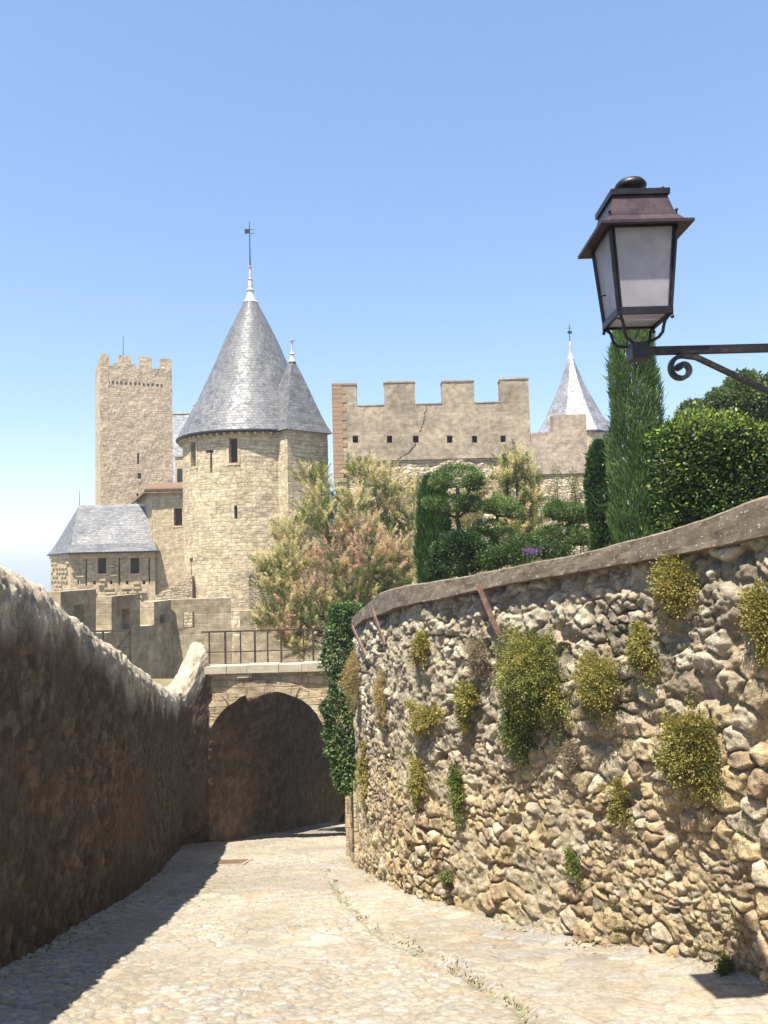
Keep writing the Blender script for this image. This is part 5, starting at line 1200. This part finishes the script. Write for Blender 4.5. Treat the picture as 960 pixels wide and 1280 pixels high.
# --- cloud pruned tree(s)
def pad(t, Y, px, py, w, h, n, seed, c1=(.055, .095, .028), c2=(.15, .215, .07)):
    c = P(px, py, Y); r = np.array([w/2*K(Y), w/2*K(Y)*.85, h/2*K(Y)]); Pn, d = ell_pts(n, c, r, .72); lump = fbm(Pn[:, 0]*7, Pn[:, 1]*7, Pn[:, 2]*9, seed+40, 3); Pn = c+(Pn-c)*(1+.42*lump)[:, None]+rng.normal(0, .014, Pn.shape)
    Pn[:, 2] = np.maximum(Pn[:, 2], c[2]-r[2]*.72-.03*rng.random(n)); D = d+rng.normal(0, .55, (n, 3))+(0, 0, .35); col = clump_col(Pn, c1, c2, 6, seed)
    return Pn, D, col, c
def topiary(name, Y, pads, base, spine, label, seed):
    t = thing(name, base, label, 'tree', 'cloud pruned trees in the garden'); trunk([np.array(base)-(0, 0, .15)]+[P(a, b, Y) for a, b in spine], .055, .03, t)
    for k, (px, py, w, h) in enumerate(pads):
        A_ = pad(t, Y, px, py, w, h, int(w*h*2.3), seed+k); leaves('foliage_pad', A_[0], A_[1], rng.uniform(.028, .05, len(A_[0])), .02, A_[2], M['leafgloss'], t)
        j = min(range(len(spine)), key=lambda i: math.hypot(spine[i][0]-px, (spine[i][1]-py-14)*1.0)); s_ = P(*spine[j], Y)
        if abs(spine[j][0]-px) > 8: trunk([s_, (s_+A_[3])/2-(0, 0, .04), A_[3]-(0, 0, h/4*K(Y))], .03, .014, t, name='limb', n=6)
    return t
topiary('cloud_pruned_tree', 14.0, [(571, 596, 64, 30), (551, 602, 30, 20), (592, 604, 26, 20), (566, 629, 50, 24), (588, 630, 30, 22), (540, 628, 22, 16)], b_(577, 14), [(578, 690), (576, 668), (571, 648), (574, 628), (571, 606)], 'cloud pruned tree with a bare trunk and round flat green pads, left in the garden', 11)
topiary('cloud_pruned_tree', 14.6, [(625, 632, 46, 22), (612, 633, 26, 18), (642, 640, 24, 16), (612, 660, 46, 22), (634, 672, 40, 22), (602, 672, 40, 22)], b_(615, 14.6), [(612, 700), (612, 682), (620, 662), (622, 645)], 'low cloud pruned shrub with spreading pads beside the bare trunk topiary', 31)
topiary('cloud_pruned_tree', 13.6, [(709, 640, 58, 24), (694, 636, 30, 20), (722, 645, 32, 20), (704, 668, 70, 24), (682, 674, 44, 22), (722, 672, 32, 22)], b_(708, 13.6), [(706, 705), (707, 690), (710, 665), (712, 652)], 'two tiered cloud pruned shrub right of centre, near the dark bush', 51)
def bush(name, Y, blobs, base, label, n=1.0, c1=(.03, .06, .02), c2=(.07, .12, .035), ln=(.03, .06), wd=.026, seed=1, mat='leafgloss', cat='shrub', cname='foliage', inner=.5):
    t = thing(name, base, label, cat); A_ = []
    for k, (px, py, w, h) in enumerate(blobs):
        m = int(w*h*2.2*n); c = P(px, py, Y+(k % 3-1)*.12); r = np.array([w/2*K(Y), w/2*K(Y)*.9, h/2*K(Y)]); Pn, d = ell_pts(m, c, r, inner); Pn = c+(Pn-c)*(1+.35*fbm(Pn[:, 0]*5, Pn[:, 1]*5, Pn[:, 2]*5, seed, 3))[:, None]+rng.normal(0, .02, Pn.shape)
        A_.append((Pn, d+rng.normal(0, .6, (m, 3))+(0, 0, .25), clump_col(Pn, c1, c2, 5, seed+k)))
    Pn, D, col = [np.concatenate([a[i] for a in A_]) for i in range(3)]; leaves(cname, Pn, D, rng.uniform(*ln, len(Pn)), wd, col, M[mat], t)
    b = np.array(base, float)
    for px, py, w, h in blobs[:4]: trunk([b-(0, 0, .1), (b+P(px, py, Y))/2+rng.normal(0, .03, 3), P(px, py, Y)], .02, .007, t, name='stem', n=5)
    return t
bush('round_shrub', 13.2, [(575, 682, 62, 40), (556, 690, 40, 34), (596, 692, 46, 34), (570, 706, 60, 30), (548, 708, 30, 30)], b_(575, 13.2), 'dark rounded shrub at the foot of the bare trunk topiary', 1.0, c1=(.02, .045, .015), c2=(.055, .095, .03), seed=61)
bush('round_shrub', 13.0, [(640, 692, 60, 26), (662, 684, 46, 24), (690, 688, 60, 22), (614, 700, 40, 24)], b_(650, 13.0), 'low green shrub just behind the coping beside the purple flowers', .9, seed=71)
bush('grey_shrub', 14.5, [(745, 690, 40, 44), (735, 665, 22, 30), (720, 620, 14, 40), (716, 600, 12, 30)], b_(736, 14.5), 'thin olive green wispy shrub at the edge of the dark bush', .35, c1=(.10, .11, .045), c2=(.17, .17, .075), ln=(.04, .09), wd=.012, seed=73, mat='plume')
bush('grey_shrub', 16.5, [(696, 596, 10, 34), (690, 618, 14, 26), (700, 640, 30, 30), (676, 640, 16, 40)], b_(694, 16.5), 'wispy pale green shrub against the rubble wall foot', .35, c1=(.12, .13, .05), c2=(.18, .18, .08), ln=(.04, .09), wd=.012, seed=76, mat='plume')
bush('yellow_shrub', 17.0, [(585, 640, 40, 60), (600, 700, 60, 30), (545, 650, 20, 60), (600, 610, 20, 30), (660, 700, 60, 20)], b_(580, 17.0), 'straw coloured loose shrub behind the topiary trees', .8, c1=(.30, .24, .11), c2=(.16, .16, .06), ln=(.05, .11), wd=.013, seed=79, mat='plume')
# purple flowers
Lv = thing('lavender_plant', P(665, 697, 10.5), 'small purple flower spikes poking over the coping', 'flowers')
for k in range(9):
    b = P(655+k*2.6, 699-k*.3, 10.6+random.uniform(-.1, .1)); h = random.uniform(.10, .17); mb = MB(); tp = b+np.array([random.uniform(-.02, .02), 0, h]); mb.tube([b-(0, 0, .2), tp], .003, 5); st = mb.build('stem', M['leaf'], Lv)
    st.data.attributes.new('col', 'FLOAT_COLOR', 'POINT').data.foreach_set('color', np.tile([.08, .13, .05, 1], len(st.data.vertices)).astype(np.float32))
    n_ = 60; u = rng.random((n_, 1)); Pn = tp-(0, 0, h*.55)*u+rng.normal(0, .006, (n_, 3)); leaves('flower_spike', Pn, rng.normal(size=(n_, 3))+(0, 0, .6), .018, .012, vary((.25, .12, .38), n_, .15), M['leaf'], Lv)
# --- hedge on the right
def hedge():
    Y = 10.2; xl0 = P(829, 600, Y)[0]; xr0 = 8.6; zt_ = P(900, 512, Y)[2]; t = thing('laurel_hedge', (xl0+1.5, Y+.8, hR(5, 10)-.05), 'dense glossy clipped laurel hedge right of the tall cypress', 'hedge')
    n = 26000; A_ = []
    x = rng.uniform(xl0, xr0, n); z0 = -.5; z = rng.uniform(z0, zt_, n); top_h = zt_+.24*fbm(x*1.9, x*0, s=5, o=4)-.30*np.exp(-((x-xl0)/.35)); bulge = .22*fbm(x*1.5, z*1.5, s=6, o=3)
    z = np.minimum(z, top_h); y = Y-bulge-.06+.30*rng.random(n)**2+.28*np.clip((z-top_h+.35)/.35, 0, 1)**2
    A_.append(np.stack([x, y, z], 1)); D1 = np.stack([0*x, -1+0*x, .35+0*x], 1)
    m = 12000; x = rng.uniform(xl0, xr0, m); y = rng.uniform(Y, Y+1.5, m); z = zt_+.24*fbm(x*1.9, x*0, s=5, o=4)+.10*fbm(x*3, y*3, s=7)+.10*(rng.random(m) < .12)*rng.random(m)-.25*rng.random(m)**2-.30*np.exp(-((x-xl0)/.35)); A_.append(np.stack([x, y, z], 1)); D2 = np.stack([0*x, -.3+0*x, 1+0*x], 1)
    m2 = 5000; y = rng.uniform(Y, Y+1.5, m2); z = rng.uniform(z0, zt_-.2, m2); x = xl0+.1*fbm(y*2, z*2, s=8)+.25*rng.random(m2)**2; A_.append(np.stack([x, y, z], 1)); D3 = np.stack([-1+0*x, 0*x-.2, .3+0*x], 1)
    Pn = np.concatenate(A_); D = unit(np.concatenate([D1, D2, D3]))+rng.normal(0, .75, (len(Pn), 3)); N_ = len(Pn)
    col = clump_col(Pn, (.018, .045, .012), (.045, .085, .022), 2.5, 9, .25); yng = rng.random(N_) < .20+.55*np.clip((Pn[:, 2]-zt_+.45)/.45, 0, 1); col[yng] = vary((.22, .29, .06), int(yng.sum()), .25, .06)
    L_ = rng.uniform(.04, .08, N_); leaves('foliage', Pn, D, L_, L_*.48, col, M['leafgloss'], t)
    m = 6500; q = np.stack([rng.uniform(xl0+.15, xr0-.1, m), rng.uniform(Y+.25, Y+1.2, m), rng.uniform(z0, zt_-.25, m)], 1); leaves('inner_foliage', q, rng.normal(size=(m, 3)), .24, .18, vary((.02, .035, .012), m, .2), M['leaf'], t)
    for k in range(6): x = xl0+.5+k*.75; trunk([(x, Y+.7, z0-.4), (x+.05, Y+.7, .6), (x, Y+.65, zt_-.5)], .04, .015, t, name='stem')
hedge()
# rounded tree behind the hedge
def roundtree(name, Y, blobs, base, label, c1, c2, seed, n=1.0, ln=(.06, .11), wd=.05):
    t = thing(name, base, label, 'tree'); A_ = []
    for k, (px, py, w, h) in enumerate(blobs):
        m = int(w*h*1.2*n); c = P(px, py, Y+random.uniform(-.3, .6)); r = np.array([w/2*K(Y), w/2*K(Y)*.9, h/2*K(Y)]); Pn, d = ell_pts(m, c, r, .35); lump = fbm(Pn[:, 0]*2.2, Pn[:, 1]*2.2, Pn[:, 2]*2.2, seed, 3); Pn = c+(Pn-c)*(1+.28*lump)[:, None]; keep = lump > -.42
        A_.append((Pn[keep], (d+rng.normal(0, .7, (m, 3)))[keep], clump_col(Pn, c1, c2, 2.5, seed+k)[keep]))
    Pn, D, col = [np.concatenate([a[i] for a in A_]) for i in range(3)]; leaves('crown', Pn, D, rng.uniform(*ln, len(Pn)), wd, col, M['leafgloss'], t)
    b = np.array(base, float); f = P(blobs[0][0], blobs[0][1], Y)*.6+b*.4; trunk([b-(0, 0, .2), (b+f)/2, f], .14, .1, t)
    for px, py, w, h in blobs[:5]: trunk([f-(0, 0, .1), (f+P(px, py, Y))/2, P(px, py, Y)], .06, .02, t, name='limb', n=6)
roundtree('leafy_tree', 16, [(930, 505, 90, 60), (900, 510, 60, 50), (930, 480, 50, 34), (865, 515, 40, 34), (985, 490, 80, 60), (880, 540, 90, 60), (940, 550, 90, 60), (1010, 530, 90, 80)], b_(930, 16), 'rounded leafy tree rising behind the clipped hedge at the right edge', (.045, .075, .03), (.11, .15, .06), 91, 1.0)
# --- hanging ivy at the wall corner
def ivy():
    Y = 15.4; t = thing('ivy', (*P(428, 900, Y)[:2], P(428, 985, Y)[2]), 'curtain of dark green ivy hanging over the wall corner beside the arch', 'climbing plant')
    out = [(752, 424, 452), (765, 413, 452), (790, 409, 453), (815, 404, 452), (835, 402, 452), (860, 410, 452), (900, 408, 452), (940, 406, 451), (965, 408, 449), (985, 418, 445), (992, 424, 440)]
    o = np.array(out, float); n = 19000; py = rng.uniform(o[0, 0], o[-1, 0], n); l, r = np.interp(py, o[:, 0], o[:, 1]), np.interp(py, o[:, 0], o[:, 2]); wob = 1+.28*fbm(py*.05, py*0, s=3, o=3)
    f = rng.uniform(0, 1, n); px = r-(r-l)*f*wob; yy_ = Y+rng.uniform(-.45, .35, n)*(1-.55*f)
    Pn = np.array([P(a, b, c) for a, b, c in zip(px, py, yy_)]); lump = fbm(Pn[:, 0]*3.2, Pn[:, 1]*3, Pn[:, 2]*2.6, 14, 3); keep = lump > -.28-.1*(f < .6); Pn = Pn[keep]; m = len(Pn)
    D = rng.normal(0, .6, (m, 3))+np.array([-.3, -.5, -.5]); nn = unit(rng.normal(0, .5, (m, 3))+np.array([-.25, -.6, .7])); nn = np.cross(D, nn)
    col = clump_col(Pn, (.04, .072, .022), (.12, .18, .055), 3, 15, .35); L_ = rng.uniform(.035, .07, m); leaves('foliage', Pn, D, L_, L_*.8, col, M['leaf'], t)
    for k in range(7):
        x = 414+k*5; pts_ = [P(x+random.uniform(-3, 3), q, Y+.05) for q in (770, 820, 870, 920, 965-abs(k-3)*8)]; trunk(pts_, .014, .004, t, name='stem', n=5)
ivy()

# --- plants rooted in the fieldstone wall
RP, RN = RW['rp'], RW['rn']
def onwall(px, py, out_=.04):
    d = ray(px, py); i = np.argmin(np.abs((RP[:, 0]+RN[:, 0]*.05)*d[1]-(RP[:, 1]+RN[:, 1]*.05)*d[0])); q = RP[i]; return np.array([q[0], q[1], d[2]*q[1]/d[1]])+np.array([RN[i, 0], RN[i, 1], 0])*out_, np.array([RN[i, 0], RN[i, 1], 0])
def wallplant(px, py, w, h, label, tone, dens=1.0, thick=.5, name='wall_plant', fine=False, seed=1):
    c, n3 = onwall(px, py); k = c[1]/F; t = thing(name, c, label, 'wall plant', 'plants rooted in the fieldstone wall'); tx = np.cross(n3, (0, 0, 1)); W_, H_ = w/2*k*1.28, h/2*k*1.12
    m = int(max(110, w*h*2.1*dens)); ns = max(6, int(m/40)); tips = []; Pn = []; D = []
    nb_ = max(3, int(ns/9)); bl = [(rng.uniform(-.7, .7), rng.uniform(-.85, .7), rng.uniform(.16, .40)) for _ in range(nb_+3)]+[(0, .15, .45)]; bl = [q for q in bl if abs(q[0]) < .95-.55*max(0, -q[1])]
    for s_ in range(ns):
        q_ = bl[rng.integers(len(bl))]; a = rng.uniform(0, 2*math.pi); r2_ = math.sqrt(rng.random())*q_[2]*(1.7 if rng.random() < .22 else 1)
        ex, ez = (q_[0]+math.cos(a)*r2_)*W_, (q_[1]+math.sin(a)*r2_)*H_; rr_ = min(1, math.hypot(ex/W_, ez/H_))
        tip = c+tx*ex+np.array([0, 0, ez])+n3*(thick*W_*(1.15-rr_)*rng.uniform(.4, 1.0)+.03); root = c+tx*ex*.25+np.array([0, 0, ez*.25+H_*.2])
        mm = 58; u = rng.uniform(.2, 1.12, (mm, 1))**.8; sag = np.array([0, 0, -1])*(u**2)*.12*H_
        Pn.append(root+(tip-root)*u+sag+rng.normal(0, .022 if not fine else .012, (mm, 3))); D.append(unit(tip-root)+rng.normal(0, .7, (mm, 3))+n3*.35+np.array([0, 0, .1])); tips.append((root, tip))
    Pn, D = np.concatenate(Pn), np.concatenate(D); tn = {'olive': ((.15, .15, .045), (.33, .29, .09)), 'green': ((.08, .11, .03), (.19, .21, .06)), 'tan': ((.29, .22, .10), (.38, .30, .15)), 'yellow': ((.20, .19, .055), (.36, .30, .10)), 'dry': ((.22, .17, .12), (.3, .25, .18)), 'mix': ((.08, .11, .03), (.30, .28, .08))}[tone]
    col = clump_col(Pn, tn[0], tn[1], 9, seed, .22); L_ = rng.uniform(.011, .030, len(Pn))*(1.0 if c[1] < 8.5 else 1.3)
    leaves('foliage', Pn, D, L_, L_*(.25 if fine or tone in ('tan', 'dry') else .55), col, M['leaf'], t)
    for j, (a, b) in enumerate(tips[:10]):
        trunk([a-n3*.05, (a+b)/2, b+(b-a)*.25], .005, .002, t, name='stem', n=4)
    return t
wp = [
 (668, 838, 112, 120, 'largest bushy green plant growing from the middle of the fieldstone wall', 'mix', 1.1, .55),
 (650, 900, 70, 90, 'green plant trailing down below the largest wall bush', 'green', .8, .35),
 (752, 852, 68, 80, 'round olive plant on the wall just right of the largest bush', 'olive', 1.0, .6),
 (842, 730, 62, 78, 'yellow green plant hanging right under the coping near the upper right', 'yellow', .9, .5),
 (806, 808, 40, 70, 'narrow olive plant between the upper right plant and the round one', 'olive', .9, .45),
 (866, 934, 80, 104, 'big olive green plant low on the right half of the wall', 'olive', 1.0, .5),
 (955, 770, 44, 100, 'yellow plant cut by the right edge of the photo', 'yellow', .9, .4),
 (586, 878, 44, 60, 'olive plant left of the largest bush', 'olive', .9, .4),
 (597, 815, 56, 50, 'dry brownish twiggy plant above left of the largest bush', 'dry', .5, .35),
 (526, 808, 32, 46, 'small yellow green plant high on the wall between rusty props', 'yellow', 1.0, .4),
 (535, 897, 70, 34, 'low yellow green plant spreading across the middle left of the wall', 'yellow', .9, .35),
 (449, 848, 36, 80, 'tan feathery bush on the wall end beside the ivy', 'tan', 1.6, 1.0),
 (481, 866, 34, 76, 'second tan feathery bush right of the wall end', 'tan', 1.3, .6),
 (457, 962, 24, 90, 'yellowish plant trailing low beside the ivy', 'yellow', 1.0, .5),
 (572, 985, 26, 80, 'long green plant trailing down the left middle of the wall', 'green', .7, .3),
 (527, 975, 44, 60, 'sparse yellow green plant on the left part of the wall', 'yellow', .6, .3),
 (719, 1078, 20, 44, 'small dark green plant low in the middle of the wall', 'green', .8, .3),
 (718, 940, 32, 50, 'thin brownish plant right below the round olive plant', 'dry', .7, .35),
 (775, 1000, 36, 60, 'thin olive sprig in the wall left of the low big plant', 'olive', .35, .25),
 (908, 1212, 18, 50, 'small bright green sprig at the foot of the wall, far right', 'green', .8, .4),
 (742, 1190, 20, 18, 'tiny yellow green tuft at the foot of the wall near its middle', 'yellow', 1.0, .5),
 (560, 1095, 12, 24, 'tiny blue green sprig low on the left part of the wall', 'green', 1.0, .4),
]
for i, (px, py, w, h, lb, tone, dn_, th_) in enumerate(wp): wallplant(px, py, w, h, lb, tone, dn_, th_, seed=100+i)
# countless sprigs in the joints, one object
Ps, Ds, Cs, Ls = [], [], [], []
for k in range(330):
    px = random.uniform(455, 955); py = random.uniform(800, 1215); c, n3 = onwall(px, py, .05)
    if c[2] < float(gz(c[1]))+.05 or vn(px*.02, py*.02, s=5) < -.05: continue
    m = random.randint(10, 34); s_ = random.uniform(.02, .05); tone = random.choice([(.13, .15, .04), (.25, .22, .08), (.08, .12, .03), (.3, .24, .12)])
    Ps.append(c+rng.normal(0, s_, (m, 3))*(1, 1, 1.4)); Ds.append(rng.normal(0, .6, (m, 3))+n3+(0, 0, -.2)); Cs.append(vary(tone, m, .25)); Ls.append(rng.uniform(.015, .035, m))
for k in range(120):                                             # along the foot of both walls and the gutter
    side = random.random(); Y = random.uniform(4.6, 15)**1.0
    x = XR(Y)-.03-.06*random.random() if side < .4 else (XL(Y)+.05+.05*random.random() if side < .7 else XG(Y)+random.gauss(0, .03))
    m = random.randint(4, 18); c = np.array([x, Y, float(gz(Y))+.02]); Ps.append(c+rng.normal(0, .03, (m, 3))*(1, 1, .2)); Ds.append(rng.normal(0, .5, (m, 3))+(0, 0, 1)); Cs.append(vary((.13, .16, .05) if random.random() < .6 else (.26, .23, .10), m, .25)); Ls.append(rng.uniform(.02, .05, m))
Ps, Ds, Cs, Ls = map(np.concatenate, (Ps, Ds, Cs, Ls))
o = leaves('weeds', Ps, Ds, Ls, Ls*.3, Cs, M['leaf'], None); tag(o, 'small weeds sprouting from wall joints and the edges of the lane', 'weeds', kind='stuff')
# short grass in the joints of the lane
n = 26000; Y = rng.uniform(4.3, 15, n); X = XL(Y)+(XR(Y)-XL(Y))*rng.random(n); g_ = fbm(X*.9, Y*.55, s=21, o=4); keep = (g_ > .26+.1*rng.random(n)) & (X < XG(Y)) & (fbm(X*6, Y*6, s=22, o=3) > -.1)
X, Y = X[keep], Y[keep]; m = len(X); Pn = np.stack([X, Y, gz(Y)+.012+.03*fbm(X*.6, Y*.6, s=10, o=2)], 1)
o = leaves('grass', Pn, rng.normal(0, .45, (m, 3))+(0, 0, .8), rng.uniform(.012, .03, m), .006, vary((.22, .23, .09), m, .25), M['leaf'], None); tag(o, 'thin grass growing between the cobbles of the lane', 'grass', kind='stuff')
# little fern at the left wall corner
c = P(240, 945, 21.3)

# loose grit and pebbles along the wall foot and the gutter
n = 620; V = []; Fc = []; cl = []
for k in range(n):
    s_ = random.random(); Y = random.uniform(4.6, 13); x = XR(Y)-.04-abs(random.gauss(0, .13)) if s_ < .6 else (XL(Y)+.04+abs(random.gauss(0, .12)) if s_ < .85 else XG(Y)+random.gauss(0, .07))
    r = random.uniform(.006, .02); c_ = np.array([x, Y, float(gz(Y))+.03+r*.3+.05*math.exp(-abs(min(XR(Y)-x, x-XL(Y)))/.12)]); b_i = len(V)
    for dx, dy, dz in ((1, 0, 0), (0, 1, 0), (-1, 0, 0), (0, -1, 0), (0, 0, .7), (0, 0, -.7)): V.append(c_+np.array([dx, dy, dz])*r*np.array([random.uniform(.7, 1.3) for _ in range(3)]))
    Fc += [[b_i+i for i in q] for q in ((0, 1, 4), (1, 2, 4), (2, 3, 4), (3, 0, 4), (1, 0, 5), (2, 1, 5), (3, 2, 5), (0, 3, 5))]; cl += [np.array(random.choice([(.36, .31, .23), (.26, .22, .16), (.42, .39, .33)]))*random.uniform(.7, 1.1)]*6
o = mk('grit', V, Fc, M['rwall'], None, col=np.array(cl)); tag(o, 'loose grit and small stones lying along the foot of the walls', 'grit', kind='stuff')
